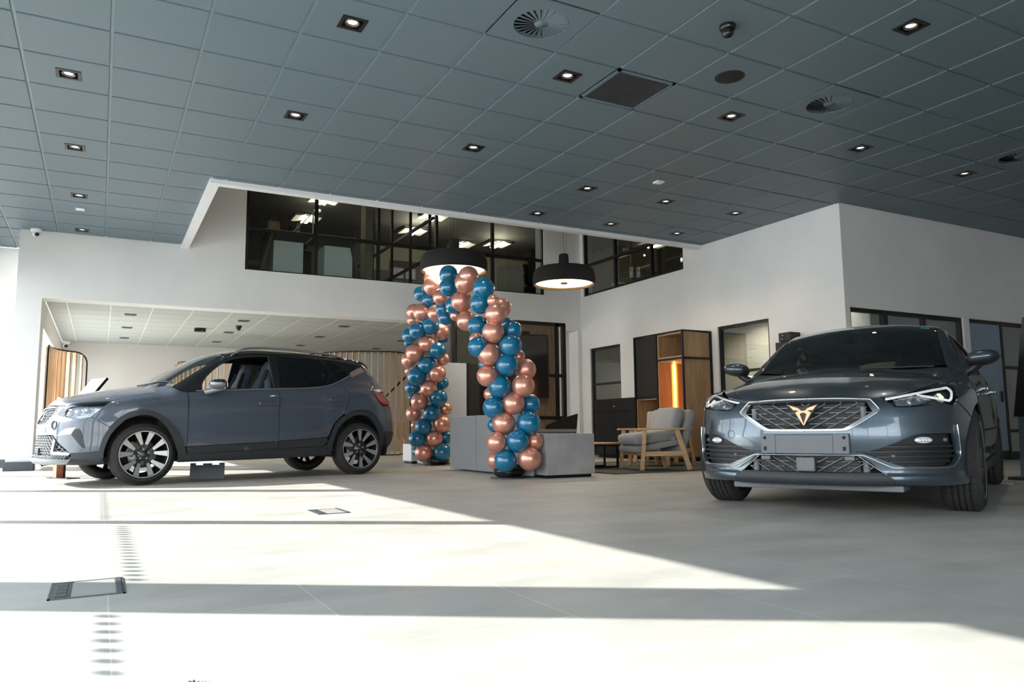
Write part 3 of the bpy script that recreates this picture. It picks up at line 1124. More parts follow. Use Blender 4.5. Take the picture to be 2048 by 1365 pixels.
# front right windows
mb = MB()
yb = YC + .03
for x in (9.165, 9.93, 10.83, 11.725):
    w = .05 if x == 9.93 else .025
    mb.box((x - w, yb, .5), (x + w, yb + .06, 2.205))
mb.box((9.14, yb + .001, 2.15), (11.75, yb + .059, 2.205)); mb.box((9.14, yb + .001, .5), (11.75, yb + .059, .55))
struct(mb, 'window_7', M['black'])
struct(MB().box((9.14, yb + .03, .5), (11.75, yb + .036, 2.2)), 'window_7', M['glass'])
# blue-grey door and the glazed screen beside it
M['door'] = mat('blue_grey_door_leaf', (0.24, 0.31, 0.40), .5, var=.03)
mb = MB()
for x in (11.91, 12.80, 14.70):
    mb.box((x - .03, yb, 0), (x + .03, yb + .07, 2.205))
mb.box((11.88, yb + .001, 2.15), (14.73, yb + .069, 2.205))
for z in (.45, 1.47):
    mb.box((12.83, yb + .002, z - .025), (14.67, yb + .068, z + .025))
mb.box((12.83, yb + .002, 0), (14.67, yb + .068, .12))
struct(mb, 'trim_4', M['black'])
d_ = struct(MB().box((11.942, yb + .01, .14), (12.768, yb + .055, 2.148)), 'door_1', M['door'])
struct(MB().box((11.942, yb + .008, .005), (12.768, yb + .057, .138)), 'trim_5', M['black'])
mb = MB().box((12.66, yb - .008, .91), (12.70, yb + .009, 1.08)).tube([(12.68, yb, 1.0), (12.68, yb - .05, 1.0), (12.55, yb - .05, 1.0)], .009, 8)
hd = mb.build('door_handle', M['black'], d_)
struct(MB().box((12.83, yb + .03, .12), (14.67, yb + .036, 2.15)), 'window_8', M['glass'])
# rooms behind
M['room_lt'] = mat('pale_green_white_wall', (0.50, 0.53, 0.50), .9, var=.05, scale=1)
M['room_dk'] = mat('brown_grey_wall', (0.20, 0.19, 0.175), .9, var=.1, scale=1)
struct(MB().box((XW + tk, 13.45, 0), (13.2, 13.55, 3.2)), 'wall_office', M['room_dk'])
struct(MB().box((XW + tk, 8.2, 0), (11.0, 8.3, 3.2)), 'wall_office', M['room_lt'])
struct(MB().box((11.0, 8.2, 0), (11.1, 13.5, 3.2)), 'wall_office', M['room_lt'])
struct(MB().box((XW + tk, YC + tk, 2.9), (16.2, 13.6, 3.2)), 'ceiling', M['room_lt'])
struct(MB().box((11.1, 9.6, 0), (16.2, 9.7, 3.2)), 'wall_office', M['room_dk'])
struct(MB().box((16.0, YC + tk, 0), (16.2, 9.7, 3.2)), 'wall_office', M['room_dk'])


def spot(x, y, z, e, c=(1, .8, .6), size=1.9, r=.04, tgt=None, blend=.7):
    d = bpy.data.lights.new('unseen_spot', 'SPOT')
    d.energy = e
    d.color = c
    d.spot_size = size
    d.spot_blend = blend
    d.shadow_soft_size = r
    o = bpy.data.objects.new('unseen_spot', d)
    COL.objects.link(o)
    o.location = (x, y, z)
    if tgt:
        o.rotation_euler = (Vector(tgt) - Vector((x, y, z))).to_track_quat('-Z', 'Y').to_euler()
    return o


spot(10.2, 9.9, 2.7, 130, size=1.5, tgt=(11.0, 10.7, 1.2))
spot(10.3, 7.5, 2.8, 60, c=(1, .92, .8), size=2.4, tgt=(10.1, 8.2, 1.6))  # added spot without a fixture, brightens the room behind the front right windows
spot(10.2, 12.4, 2.85, 25)
spot(13.2, 8.8, 2.85, 60)
spot(8.0, 17.5, 2.6, 60)
spot(4.5, 17.5, 2.6, 30)
# black ceiling-mounted bracket unit seen in the left internal window
t = empty('wall_speaker', (8.93, 7.95, 1.80), label='small black loudspeaker on a bracket on the right wall, above the grey car bonnet', category='speaker')
MB().box((-.11, -.11, .0), (.10, .11, .13), 0, .006).build('cabinet', M['black'], t)
MB().lathe([(.0001, .004), (.035, 0), (.045, .004), (.047, 0)], (-.112, 0.04, .065), 20, m=Matrix.Rotation(-PI / 2, 4, 'Y')).build('cone', M['black_gloss'], t)
MB().box((-.14, -.15, -.13), (.10, .15, -.01), 0, .006).build('bracket', M['black'], t)

# ================================================================== display totem at the right edge
t = empty('display_totem', (8.12, 4.40, 0), label='dark display totem with a black upper half cut by the right edge of the photo', category='display')
M['totem'] = mat('dark_slate_blue_panel', (0.055, 0.075, 0.095), .45)
mb = MB()
def TT(u, v, d):
    return (d, -u, v)
mb.prism([(-.02, .03), (.60, .03), (.60, .63), (-.0, .63)], TT, 0, .10)
fix(mb.build('base_panel', M['totem'], t))
mb = MB()
mb.prism([(-.03, .63), (.60, .63), (.60, 1.62), (.13, 1.62)], TT, -.02, .08)
fix(mb.build('screen', M['black'], t))
MB().box((-.05, -.7, 0), (.45, .12, .03), 0, .004).build('foot', M['black'], t)
t2 = empty('power_cable', (7.52, 4.50, 0), label='thin white cable lying on the floor between the dark car and the totem', category='cable')
MB().tube([(-.05, -.35, .006), (.0, -.2, .006), (.05, -.02, .006), (.02, .12, .006), (-.05, .22, .03), (.15, .1, .006), (.42, -.02, .006)], .005, 8).build('lead', M['white_pl'], t2)

# ================================================================== info stand left of the hatchback
t = empty('info_stand', (-.42, 11.1, 0), math.radians(30), label='slanted information stand with copper post standing in front of the white column', category='info stand')
M['copper_dk'] = mat('brushed_copper_post', (0.50, 0.20, 0.11), .4, .5)
MB().box((-.055, -.04, .012), (.03, .04, 1.0), 0, .003).build('post', M['copper_dk'], t)
MB().box((.031, -.045, .012), (.055, .045, 1.0), 0, .003).build('post_side', M['black'], t)
MB().box((-.06, -.30, 0), (.10, .18, .012), 0, .003).build('foot', M['black'], t)
m = Matrix.Translation((.20, 0, .93)) @ Matrix.Rotation(math.radians(-52), 4, 'Y')
pn = MB().box((-.12, -.17, -.02), (.42, .17, .015), 0, .006, m).build('panel', M['black'], t)
MB().box((-.11, -.16, .016), (.41, .16, .018), 0, 0, m).build('sheet', M['white_pl'], pn)

# ================================================================== floor boxes and mat
M['fbox'] = mat('dark_grey_floor_box', (0.07, 0.085, 0.10), .45, .2)


def floor_box(x0, y0, x1, y1, label, flip=1):
    t = empty('floor_box', ((x0 + x1) / 2, (y0 + y1) / 2, 0), label=label, category='floor box', group='floor socket boxes')
    a, b = (x1 - x0) / 2, (y1 - y0) / 2
    mb = MB()
    w = .008
    mb.box((-a, -b, 0), (a, -b + w, .004)); mb.box((-a, b - w, 0), (a, b, .004)); mb.box((-a, -b, 0), (-a + w, b, .004)); mb.box((a - w, -b, 0), (a, b, .004))
    mb.build('frame', M['fbox'], t)
    mb = MB()
    xl = -a + .065
    mb.box((-a + w, -b + w, 0), (xl, b - w, .0035))
    for k in range(4):
        yy = -b + .03 + k * (2 * b - .06) / 4
        mb.box((-a + .02, yy, .0035), (xl - .01, yy + (2 * b - .06) / 4 - .012, .006), 0, .002)
    mb.build('cable_flap', M['fbox'], t)
    MB().box((xl + .006, -b + w + .001, 0), (a - .03, b - w - .001, .0025)).build('lid', M['floor_lid'], t)
    MB().box((a - .029, -b + w, 0), (a - w - .001, b - w, .007), 0, .002).build('hinge', M['fbox'], t)
    return t


M['floor_lid'] = mat('tile_inset_lid', (0.37, 0.365, 0.345), .45, var=.06)
floor_box(-.13, 3.05, .105, 3.372, 'floor socket box in the near foreground, half in the broad shadow')
floor_box(1.309, 5.18, 1.528, 5.50, 'floor socket box farther away in the sunlit floor, right of the hatchback wheels')
# upturned floor-box lid under the car
t = empty('floor_plate', (1.14, 9.76, 0), math.radians(-12), label='grey metal plate with notched top standing on the floor under the hatchback', category='metal plate')
mb = MB()
mb.prism([(-.19, .004), (.19, .004), (.19, .19), (.13, .19), (.13, .165), (.05, .165), (.05, .185), (-.05, .185), (-.05, .165), (-.13, .165), (-.13, .19), (-.19, .19)], lambda u, v, d: (u, d + v * .15, v), -.012, .012)
fix(mb.build('plate', M['fbox'], t))
M['mat_bl'] = mat('charcoal_bristle_mat', (0.045, 0.055, 0.065), .95, scale=300, var=.5)
mb = MB()
random.seed(3)
rz = math.radians(-48.7)
mt_ = Matrix.Translation((.207, 1.893, 0)) @ Matrix.Rotation(rz, 4, 'Z')
mb.box((0, -.6, 0), (.5, 0, .006), 0, 0, mt_)
for k in range(6000):
    p_ = mt_ @ Vector((random.random() * .5, -random.random() * .3, .005))
    hx, hy = (random.random() - .5) * .006, (random.random() - .5) * .006
    s_ = .0012
    mb.add([(p_.x - s_, p_.y, .005), (p_.x + s_, p_.y, .005), (p_.x + hx, p_.y + hy, .014)], [(0, 1, 2)])
mb.build('entrance_mat', M['mat_bl'], label='charcoal bristle entrance mat peeping in at the bottom edge', category='doormat')
# ================================================================== the office behind the gallery glazing
M['off_ceil'] = mat('dark_office_ceiling', (0.035, 0.035, 0.03), .9, var=.2, scale=2)
M['off_wall'] = mat('olive_grey_office_wall', (0.16, 0.16, 0.12), .9, var=.08, scale=1.5)
M['off_dark'] = mat('charcoal_office_wall', (0.035, 0.035, 0.032), .9, var=.15, scale=1.5)
M['off_floor'] = mat('charcoal_carpet', (0.03, 0.03, 0.032), .95, var=.3, scale=80)
M['off_strip'] = mat('taupe_wall_end', (0.30, 0.27, 0.21), .9, var=.05)
M['tube_on'] = mat('lit_office_tube', (1, 1, .85), .5, emis=(1.0, .93, .74), estr=5.0)
M['reflector'] = mat('office_light_reflector', (.75, .72, .6), .5, emis=(1.0, .9, .66), estr=.35)
struct(MB().box((.9, YW + TH, 3.0), (18, 21.4, 3.15)), 'floor', M['off_floor'])
struct(MB().box((XW + tk, 7.3, 3.2), (18, YW + TH, 3.28)), 'floor', M['off_floor'])
struct(MB().box((.9, YW + .05, 5.95), (18, 21.4, 6.05)), 'ceiling', M['off_ceil'])
struct(MB().box((XW + .05, 7.3, 5.95), (18, YW + .05, 6.05)), 'ceiling', M['off_ceil'])
struct(MB().box((.9, 21.2, 3.1), (18, 21.4, 5.95)), 'wall_rear', M['off_wall'])
struct(MB().box((1.9, 21.16, 3.1), (6.6, 21.19, 5.95)), 'wall_rear', M['off_dark'])
struct(MB().box((.9, YW + TH, 3.1), (1.0, 21.2, 5.95)), 'wall_left', M['off_dark'])
struct(MB().box((17.9, 7.3, 3.1), (18, 21.2, 5.95)), 'wall_far_right', M['off_wall'])
struct(MB().box((9.1, 7.3, 3.28), (18, 7.4, 5.95)), 'wall_front_right', M['off_wall'])
struct(MB().box((4.93, 15.9, 3.15), (5.10, 16.25, 5.95)), 'wall_partition', M['off_strip'])
# glazed partition running back from the third mullion
mb = MB()
for y in (14.1, 15.2, 16.4, 17.8, 19.4, 21.1):
    mb.box((5.68, y - .025, 3.15), (5.73, y + .025, 5.95))
for z in (4.0, 4.78):
    mb.box((5.681, 13.9, z - .028), (5.729, 21.2, z + .028))
struct(mb, 'window_9', M['black'])


def luminaire(x, y, label, z=5.93):
    t = empty('office_light', (x, y, z), label=label, category='ceiling light', group='office ceiling lights upstairs')
    mb = MB()
    n = 8
    for s_ in (-1, 1):
        vs, fs = [], []
        for k in range(n + 1):
            u = k / n
            xx = s_ * (.06 + .26 * u)
            zz = -.02 - .07 * math.sin(u * PI / 2) + .02 * u
            vs += [(xx, -.30, zz), (xx, .30, zz)]
        for k in range(n):
            fs.append((2 * k, 2 * k + 1, 2 * k + 3, 2 * k + 2))
        mb.add(vs, fs, 0, True)
    mb.build('reflector', M['reflector'], t)
    mb = MB()
    for xx in (-.05, .05):
        mb.box((xx - .03, -.30, -.10), (xx + .03, .30, -.07))
    mb.build('tube', M['tube_on'], t)
    MB().box((-.33, -.31, -.02), (.33, .31, .0)).build('housing', M['off_ceil'], t)
    return t


for x, y, l in [(4.35, 17.2, 'lit double-tube office light high behind the second gallery pane, topmost'),
                (4.35, 19.0, 'lit office light lower behind the first gallery pane, near the water bottle'),
                (7.15, 17.4, 'lit office light just left of the fourth gallery mullion'),
                (7.2, 19.0, 'lit office light behind the small panes above the notice board'),
                (9.9, 19.3, 'lit office light behind the seated figure upstairs'),
                (9.0, 19.8, 'lit office light to the left of the seated figure upstairs'),
                (14.1, 17.3, 'lit office light in the right gallery window, upper one'),
                (16.0, 18.7, 'lit office light in the right gallery window, rightmost one')]:
    luminaire(x, y, l)
    

def plamp(x, y, z, e, c=(1, .9, .7), r=.02):
    d = bpy.data.lights.new('office_lamp', 'POINT')
    d.energy = e
    d.color = c
    d.shadow_soft_size = r
    o = bpy.data.objects.new('office_lamp', d)
    COL.objects.link(o)
    o.location = (x, y, z)


plamp(7.1, 18.2, 5.6, 60)
plamp(9.7, 18.8, 5.6, 45)
plamp(4.3, 17.6, 5.6, 14)
plamp(13, 16, 5.6, 35)

# desks with white end panels
M['desk_wh'] = mat('pale_mint_white_panel', (0.66, 0.72, 0.70), .5, var=.02)
M['desk_leg'] = mat('dark_grey_desk_leg', (0.05, 0.055, 0.06), .5)
for x0, lab in ((2.58, 'upstairs desk with splayed legs and white pedestal, behind the first gallery pane'), (3.50, 'upstairs desk with white pedestal behind the second gallery pane')):
    t = empty('office_desk', (x0, 14.6, 3.15), label=lab, category='desk', group='desks behind the gallery glass')
    w = .90
    MB().box((0, 0, 1.185), (w - .005, .8, 1.215), 0, .003).build('table_top', M['desk_wh'], t)
    MB().box((.02, .01, 1.15), (w - .02, .75, 1.18)).build('rail', M['desk_leg'], t)
    if x0 < 3:
        MB().beam((-.16, .02, 0), (.14, .02, 1.17), .05, .05).build('leg', M['desk_leg'], t)
    else:
        MB().beam((.98, .02, 0), (.72, .02, 1.17), .05, .05).build('leg', M['desk_leg'], t)
    a = .17 if x0 < 3 else .22
    MB().box((a, .06, .0), (a + .56, .75, 1.02), 0, .004).build('pedestal', M['desk_wh'], t)
t = empty('desk_screen', (3.10, 14.72, 4.365), label='thin framed glass desk divider leaning on the upstairs desk', category='desk divider')
mb = MB()
mb.beam((0, 0, 0), (.40, 0, .45), .015, .015); mb.beam((.40, 0, .45), (.40, 0, 0), .02, .03); mb.beam((0, 0, .005), (.40, 0, .005), .012, .012)
mb.build('frame', M['desk_wh'], t)
# bag, bottle, mug
M['tan'] = mat('woven_tan_leather', (0.36, 0.22, 0.11), .5, scale=60, var=.35, bump=.6, bscale=90)
t = empty('handbag', (2.76, 14.75, 4.365), label='woven tan handbag standing on the upstairs desk behind the first pane', category='bag')
mb = MB().box((-.115, -.05, 0), (.115, .06, .20), 0, .05)
mb.sm = [True] * len(mb.sm)
mb.build('body', M['tan'], t)
MB().tube([(.07 * math.cos(a), -.03, .17 + .07 * math.sin(a)) for a in [k * PI / 10 for k in range(11)]], .007, 8).build('handle', M['tan'], t)
M['water'] = mat('clear_plastic_bottle', (.45, .52, .52), .15, var=.05)
M['blue_lab'] = mat('blue_bottle_label', (.03, .16, .45), .5)
t = empty('water_bottle', (3.23, 14.82, 4.365), label='small water bottle with a blue band on the upstairs desk', category='bottle')
MB().lathe([(.0001, 0), (.035, .002), (.037, .02), (.035, .10), (.037, .15), (.030, .18), (.014, .205), (.013, .215), (.0001, .215)], (0, 0, 0), 20).build('bottle_body', M['water'], t)
MB().lathe([(.038, .07), (.038, .125)], (0, 0, 0), 20).build('wrapper', M['blue_lab'], t)
MB().lathe([(.015, .212), (.015, .232), (.0001, .232)], (0, 0, 0), 14).build('cap', M['white_pl'], t)
t = empty('cup', (3.07, 14.75, 4.365), label='dark insulated cup beside the water bottle upstairs', category='cup')
MB().lathe([(.0001, 0), (.027, 0), (.031, .11), (.0001, .115)], (0, 0, 0), 20).build('body', M['black'], t)
MB().lathe([(.033, .105), (.033, .13), (.015, .14), (.0001, .14)], (0, 0, 0), 20).build('lid', M['black'], t)
# dark office chairs and bags
M['coat'] = mat('black_coat_cloth', (0.010, 0.010, 0.011), .9, var=.3, scale=30, bump=.5, bscale=40)


def task_chair(x, y, z, label, rz=0, coat=False):
    t = empty('task_chair', (x, y, z), rz, label=label, category='office chair', group='black office chairs upstairs')
    mb = MB().box((-.24, -.22, .48), (.24, .24, .55), 0, .03)
    mb.build('seat', M['coat'], t)
    mb = MB().box((-.22, -.05, .62), (.22, .02, 1.20), 0, .035, Matrix.Translation((0, -.2, 0)))
    mb.sm = [True] * len(mb.sm)
    mb.build('backrest', M['coat'], t)
    mb = MB().box((-.13, -.04, 1.24), (.13, .01, 1.40), 0, .03, Matrix.Translation((0, -.2, 0)))
    mb.build('headrest', M['coat'], t)
    MB().tube([(0, 0, .10), (0, 0, .48)], .028, 10).build('gas_lift', M['desk_leg'], t)
    mb = MB()
    for k in range(5):
        a = 2 * PI * k / 5
        mb.tube([(0, 0, .11), (.28 * math.cos(a), .28 * math.sin(a), .06)], [.022, .015], 6)
        mb.sphere((.28 * math.cos(a), .28 * math.sin(a), .03), .03, 8, 6)
    mb.build('base', M['desk_leg'], t)
    for s_ in (-1, 1):
        MB().tube([(s_ * .24, 0, .5), (s_ * .29, 0, .72), (s_ * .29, .12, .73), (s_ * .29, -.12, .73)], .018, 6).build('armrest', M['desk_leg'], t)
    return t


task_chair(2.35, 15.0, 3.15, 'black office chair in the leftmost corner of the gallery window')
task_chair(3.55, 15.85, 3.15, 'black office chair between the two upstairs desk pedestals', 3.0)
task_chair(8.42, 14.75, 3.15, 'black high-backed office chair that carries the seated person upstairs', 0.1)
# person on that chair, back to the glass
M['hair'] = mat('brown_hair', (0.10, 0.055, 0.025), .8, var=.4, scale=60, bump=.8, bscale=80)
M['skin'] = mat('skin', (0.45, 0.27, 0.19), .6, var=.05)
M['pattern'] = mat('grey_patterned_shirt', (0.16, 0.14, 0.145), .9, var=.6, scale=45)


def skin_obj(name, verts, edges, radii, mat_, parent, lvl=2):
    me = bpy.data.meshes.new(name)
    me.from_pydata([tuple(v) for v in verts], edges, [])
    o = bpy.data.objects.new(name, me)
    COL.objects.link(o)
    md = o.modifiers.new('skin', 'SKIN')
    md.use_smooth_shade = True
    for i, r in enumerate(radii):
        me.skin_vertices[0].data[i].radius = (r, r) if not isinstance(r, tuple) else r
    me.skin_vertices[0].data[0].use_root = True
    sb = o.modifiers.new('sub', 'SUBSURF')
    sb.levels = sb.render_levels = lvl
    dg = bpy.context.evaluated_depsgraph_get()
    m2 = bpy.data.meshes.new_from_object(o.evaluated_get(dg))
    o.modifiers.clear()
    o.data = m2
    o.name = name
    m2.materials.clear()
    m2.materials.append(mat_)
    for p in m2.polygons:
        p.use_smooth = True
    o.parent = parent
    return o


t = empty('person', (8.42, 14.75, 3.65), label='person with brown hair and dark top sitting with back to the gallery glass', category='person')
V = [(0, .05, .06), (0, .02, .30), (0, .0, .52), (0, .0, .62), (0, .03, .72), (0, .04, .84),
     (-.19, .0, .54), (-.30, .10, .32), (-.42, .26, .16), (-.50, .34, .14),
     (.19, .0, .54), (.30, .08, .32), (.30, .30, .20), (.28, .40, .20),
     (-.10, .30, .06), (-.11, .50, .02), (-.11, .52, -.38), (-.11, .62, -.44),
     (.10, .30, .06), (.11, .50, .02), (.11, .52, -.38), (.11, .62, -.44)]
Ed = [(0, 1), (1, 2), (2, 3), (3, 4), (4, 5), (2, 6), (6, 7), (7, 8), (8, 9), (2, 10), (10, 11), (11, 12), (12, 13), (0, 14), (14, 15), (15, 16), (16, 17), (0, 18), (18, 19), (19, 20), (20, 21)]
Rr = [.16, .16, .13, .055, .09, .085, .075, .055, .042, .035, .075, .055, .042, .035, .085, .07, .05, .04, .085, .07, .05, .04]
skin_obj('body', V, Ed, Rr, M['skin'], t)
skin_obj('shirt', [(0, .05, .08), (0, .02, .30), (0, .0, .50), (-.18, .0, .53), (-.29, .10, .33), (.18, .0, .53), (.29, .08, .33), (-.38, .22, .20)], [(0, 1), (1, 2), (2, 3), (3, 4), (2, 5), (5, 6), (4, 7)], [.18, .175, .15, .09, .072, .09, .072, .058], M['coat'], t)
skin_obj('shirt_sleeve', [(-.26, .07, .38), (-.33, .14, .28), (-.42, .26, .17)], [(0, 1), (1, 2)], [.078, .070, .055], M['pattern'], t)
skin_obj('trousers', [(0, .05, .05), (-.10, .28, .06), (-.11, .50, .02), (-.11, .52, -.34), (.10, .28, .06), (.11, .50, .02), (.11, .52, -.34)], [(0, 1), (1, 2), (2, 3), (0, 4), (4, 5), (5, 6)], [.17, .10, .082, .065, .10, .082, .065], M['coat'], t)
mb = MB()
random.seed(8)
mb.sphere((0, .02, .80), .118, 22, 14, sc=(1, 1.05, 1.1))
for k in range(26):
    a, b = random.uniform(-PI, PI), random.uniform(.1, 1.3)
    mb.sphere((.10 * math.cos(a) * math.cos(b), .02 + .10 * math.sin(a) * math.cos(b), .81 + .11 * math.sin(b)), random.uniform(.025, .04), 8, 6)
mb.build('hair', M['hair'], t)
# table beside the person
t = empty('side_unit', (7.72, 14.15, 3.15), label='pale low cabinet with a dark chair arm before it, left of the seated person upstairs', category='cabinet')
MB().box((-.32, 0, 0), (.18, .3, .88), 0, .004).build('body', M['off_strip'], t)
# smoke detector
t = empty('smoke_detector', (5.05 - .6, 18.3, 5.94), label='white round smoke detector on the dark office ceiling', category='smoke detector')
MB().lathe([(.0001, -.07), (.05, -.068), (.085, -.05), (.09, -.01), (.09, 0)], (0, 0, 0), 28).build('housing', M['white_pl'], t)
# notice board with sheets
t = empty('notice_board', (7.0, 21.165, 4.3), label='black notice board with rows of small coloured sheets behind the gallery glass', category='notice board')
MB().box((.3, 0, -1.0), (1.9, .03, 1.25), 0, .004).build('board', M['black'], t)
cols = [(.30, .22, .28), (.22, .24, .30), (.10, .20, .26), (.06, .20, .22), (.25, .16, .16), (.18, .14, .20), (.32, .24, .28), (.30, .30, .34)]
for k in range(8):
    i, j = k % 2, k // 2
    m_ = mat('pinned_sheet', cols[k], .7, var=.4, scale=14)
    x, z = .42 + i * .38, .72 - j * .40
    MB().box((x, -.006, z), (x + .31, -.001, z + .31)).build('sheet', m_, t)
t = empty('cabinet', (6.5, 20.6, 3.15), label='dark cabinet standing left of the notice board upstairs', category='cabinet')
MB().box((-.1, 0, 0), (.62, .4, 1.95), 0, .004).build('body', M['off_dark'], t)
# cardboard boxes behind the right gallery window
M['card'] = mat('brown_cardboard', (0.13, 0.075, 0.035), .85, var=.12, scale=5)
M['card_side'] = mat('lighter_cardboard', (0.24, 0.15, 0.08), .85, var=.1, scale=8)
t = empty('cardboard_box', (9.9, 14.05, 3.28), label='tall brown cardboard box behind the right gallery window, left of its first mullion', category='box', group='cardboard boxes upstairs')
b_ = MB().box((0, -.50, 0), (.8, .50, 1.30), 0, .004).build('carton', M['card'], t)
MB().box((-.006, .44, 0), (-.001, .50, 1.28)).build('side', M['card_side'], t)
mb = MB()
mb.add([(0, -.52, 1.30), (0, .5, 1.30), (.22, .5, 1.42), (.22, -.52, 1.42)], [(0, 1, 2, 3)])
mb.build('flap', M['card'], t)
t = empty('cardboard_box', (9.9, 12.95, 3.28), label='wide brown cardboard box with two white labels behind the right gallery window', category='box', group='cardboard boxes upstairs')
MB().box((0, -.62, 0), (.8, .52, .98), 0, .004).build('carton', M['card'], t)
for y, z in ((.04, .48), (-.20, .44)):
    l_ = MB().box((-.005, y - .055, z), (-.001, y + .06, z + .22)).build('sticker', M['white_pl'], t)
    mb = MB()
    mb.box((-.007, y - .03, z + .12), (-.0052, y + .03, z + .135)); mb.box((-.007, y - .035, z + .03), (-.0052, y + .01, z + .05)); mb.box((-.007, y - .01, z + .16), (-.0052, y + .035, z + .19))
    mb.build('print', M['black'], l_)
M['redp'] = mat('red_plastic', (0.30, 0.015, 0.015), .4)
t = empty('bucket', (9.50, 12.9, 3.28), label='red bucket with a white rim on the sill behind the right gallery window', category='bucket')
MB().lathe([(.0001, 0), (.11, 0), (.145, .28), (.14, .28)], (0, 0, 0), 28).build('body', M['redp'], t)
MB().lathe([(.148, .27), (.152, .285), (.146, .292), (.138, .28)], (0, 0, 0), 28).build('rim', M['white_pl'], t)
M['bluep'] = mat('blue_plastic', (0.02, 0.12, 0.35), .4)
t = empty('rolled_banner', (9.35, 12.7, 3.39), label='grey and blue rolled sheets lying on the sill of the right gallery window', category='roll')
MB().tube([(0, .35, 0), (0.02, -.55, .02)], .022, 10).build('roll', M['white_pl'], t)
MB().tube([(.06, -.25, .02), (.06, -.65, .05)], .022, 10).build('roll', M['bluep'], t)
# dark equipment silhouettes right of the boxes
t = empty('coat_stand', (10.3, 11.5, 3.28), label='dark coat hanging behind the right gallery window, right of the boxes', category='coat stand')
MB().tube([(0, 0, 0), (0, 0, 1.25)], .02, 8).build('pole', M['desk_leg'], t)
mb = MB().lathe([(.0001, 1.12), (.10, 1.10), (.19, .95), (.23, .5), (.26, .1), (.0001, .1)], (0, 0, 0), 16, m=Matrix.Diagonal((1, .8, 1, 1)))
mb.build('coat', M['coat'], t)
# ================================================================== balloon arch
M['rose'] = mat('rose_gold_chrome_latex', (0.74, 0.34, 0.255), 0.30, 0.60, var=.03, scale=3, coat=.3)
M['teal'] = mat('petrol_blue_latex', (0.0, 0.14, 0.28), 0.22, 0.0, var=.06, scale=3, coat=.6, spec=.6)
BALL = [(3.996,7.622,0.205,0.129,'B'),(4.23,7.494,0.222,0.133,'C'),(3.949,7.767,0.206,0.103,'C'),(4.104,7.536,0.418,0.129,'B'),(3.899,7.648,0.406,0.117,'C'),(4.324,7.539,0.41,0.099,'C'),(4.013,7.685,0.618,0.133,'C'),(4.258,7.554,0.616,0.139,'B'),(3.967,7.826,0.6,0.084,'B'),(3.904,7.721,0.798,0.125,'B'),(4.099,7.61,0.84,0.127,'C'),(4.338,7.654,0.833,0.117,'B'),(3.953,7.665,1.028,0.131,'B'),(4.186,7.538,1.036,0.129,'C'),(4,7.991,0.96,0.082,'C'),(3.826,7.716,1.152,0.123,'C'),(4.013,7.6,1.272,0.129,'B'),(4.272,7.638,1.23,0.123,'C'),(3.828,7.684,1.392,0.131,'C'),(3.926,7.986,1.301,0.078,'B'),(4.262,7.793,1.393,0.082,'C'),(3.721,7.73,1.478,0.119,'B'),(4.038,7.559,1.488,0.129,'B'),(3.861,7.633,1.643,0.127,'C'),(4.114,7.664,1.68,0.115,'B'),(3.819,8.004,1.602,0.078,'C'),(4.131,7.815,1.767,0.082,'B'),(4.041,8.408,1.817,0.128,'B'),(3.878,7.598,1.846,0.123,'C'),(4.23,9.146,1.987,0.135,'C'),(4.001,7.69,1.942,0.109,'C'),(3.996,8.238,2.071,0.128,'B'),(4.209,9.261,2.27,0.142,'C'),(3.979,7.86,2.044,0.074,'C'),(4.395,9.872,2.174,0.085,'C'),(4.013,8.183,2.247,0.132,'B'),(4.159,9.034,2.479,0.139,'C'),(4.343,9.809,2.306,0.125,'B'),(4.182,8.978,2.562,0.129,'C'),(4.321,9.957,2.589,0.136,'B'),(4.371,10.074,2.8,0.136,'B'),(4.438,10.842,2.762,0.15,'C'),(4.492,10.996,2.919,0.133,'C'),(4.388,10.394,2.52,0.126,'C'),(4.446,10.968,2.573,0.129,'B'),(4.376,11.162,2.691,0.122,'B'),(4.44,10.451,2.354,0.111,'B'),(4.437,10.716,2.324,0.129,'C'),(4.339,11.051,2.378,0.137,'C'),(4.288,11.245,2.411,0.122,'C'),(4.426,10.317,2.202,0.114,'B'),(4.326,11.411,2.3,0.09,'C'),(4.47,11.008,2.167,0.143,'B'),(4.299,11.11,2.093,0.137,'B'),(4.665,11.084,2.095,0.139,'C'),(4.247,11.317,2.031,0.125,'B'),(4.76,11.215,2.016,0.101,'B'),(4.432,11.066,1.882,0.137,'C'),(4.579,11,1.782,0.14,'B'),(4.285,11.48,1.938,0.073,'B'),(4.277,11.167,1.747,0.143,'C'),(4.716,11.113,1.667,0.111,'C'),(4.257,11.361,1.65,0.128,'C'),(4.452,11.098,1.552,0.143,'B'),(4.313,11.523,1.491,0.07,'C'),(4.594,11.039,1.423,0.143,'C'),(4.32,11.191,1.385,0.151,'B'),(4.732,11.154,1.287,0.105,'B'),(4.321,11.383,1.222,0.122,'B'),(4.491,11.124,1.193,0.134,'C'),(4.375,11.545,1.072,0.062,'B'),(4.632,11.067,1.05,0.143,'B'),(4.374,11.213,0.995,0.137,'C'),(4.789,11.176,0.887,0.108,'C'),(4.552,11.141,0.814,0.137,'B'),(4.362,11.414,0.817,0.13,'C'),(4.445,11.226,0.602,0.132,'B'),(4.699,11.084,0.646,0.137,'C'),(4.437,11.569,0.63,0.067,'C'),(4.601,11.166,0.418,0.132,'C'),(4.369,11.291,0.418,0.137,'B'),(4.822,11.217,0.437,0.111,'B'),(4.469,11.266,0.199,0.143,'C'),(4.722,11.129,0.205,0.143,'B'),(4.436,11.454,0.209,0.083,'B')]
arch = empty('balloon_arch', (4.2, 7.9, 0), label='tall arch of rose gold and petrol blue balloons on two weighted feet', category='balloon arch')


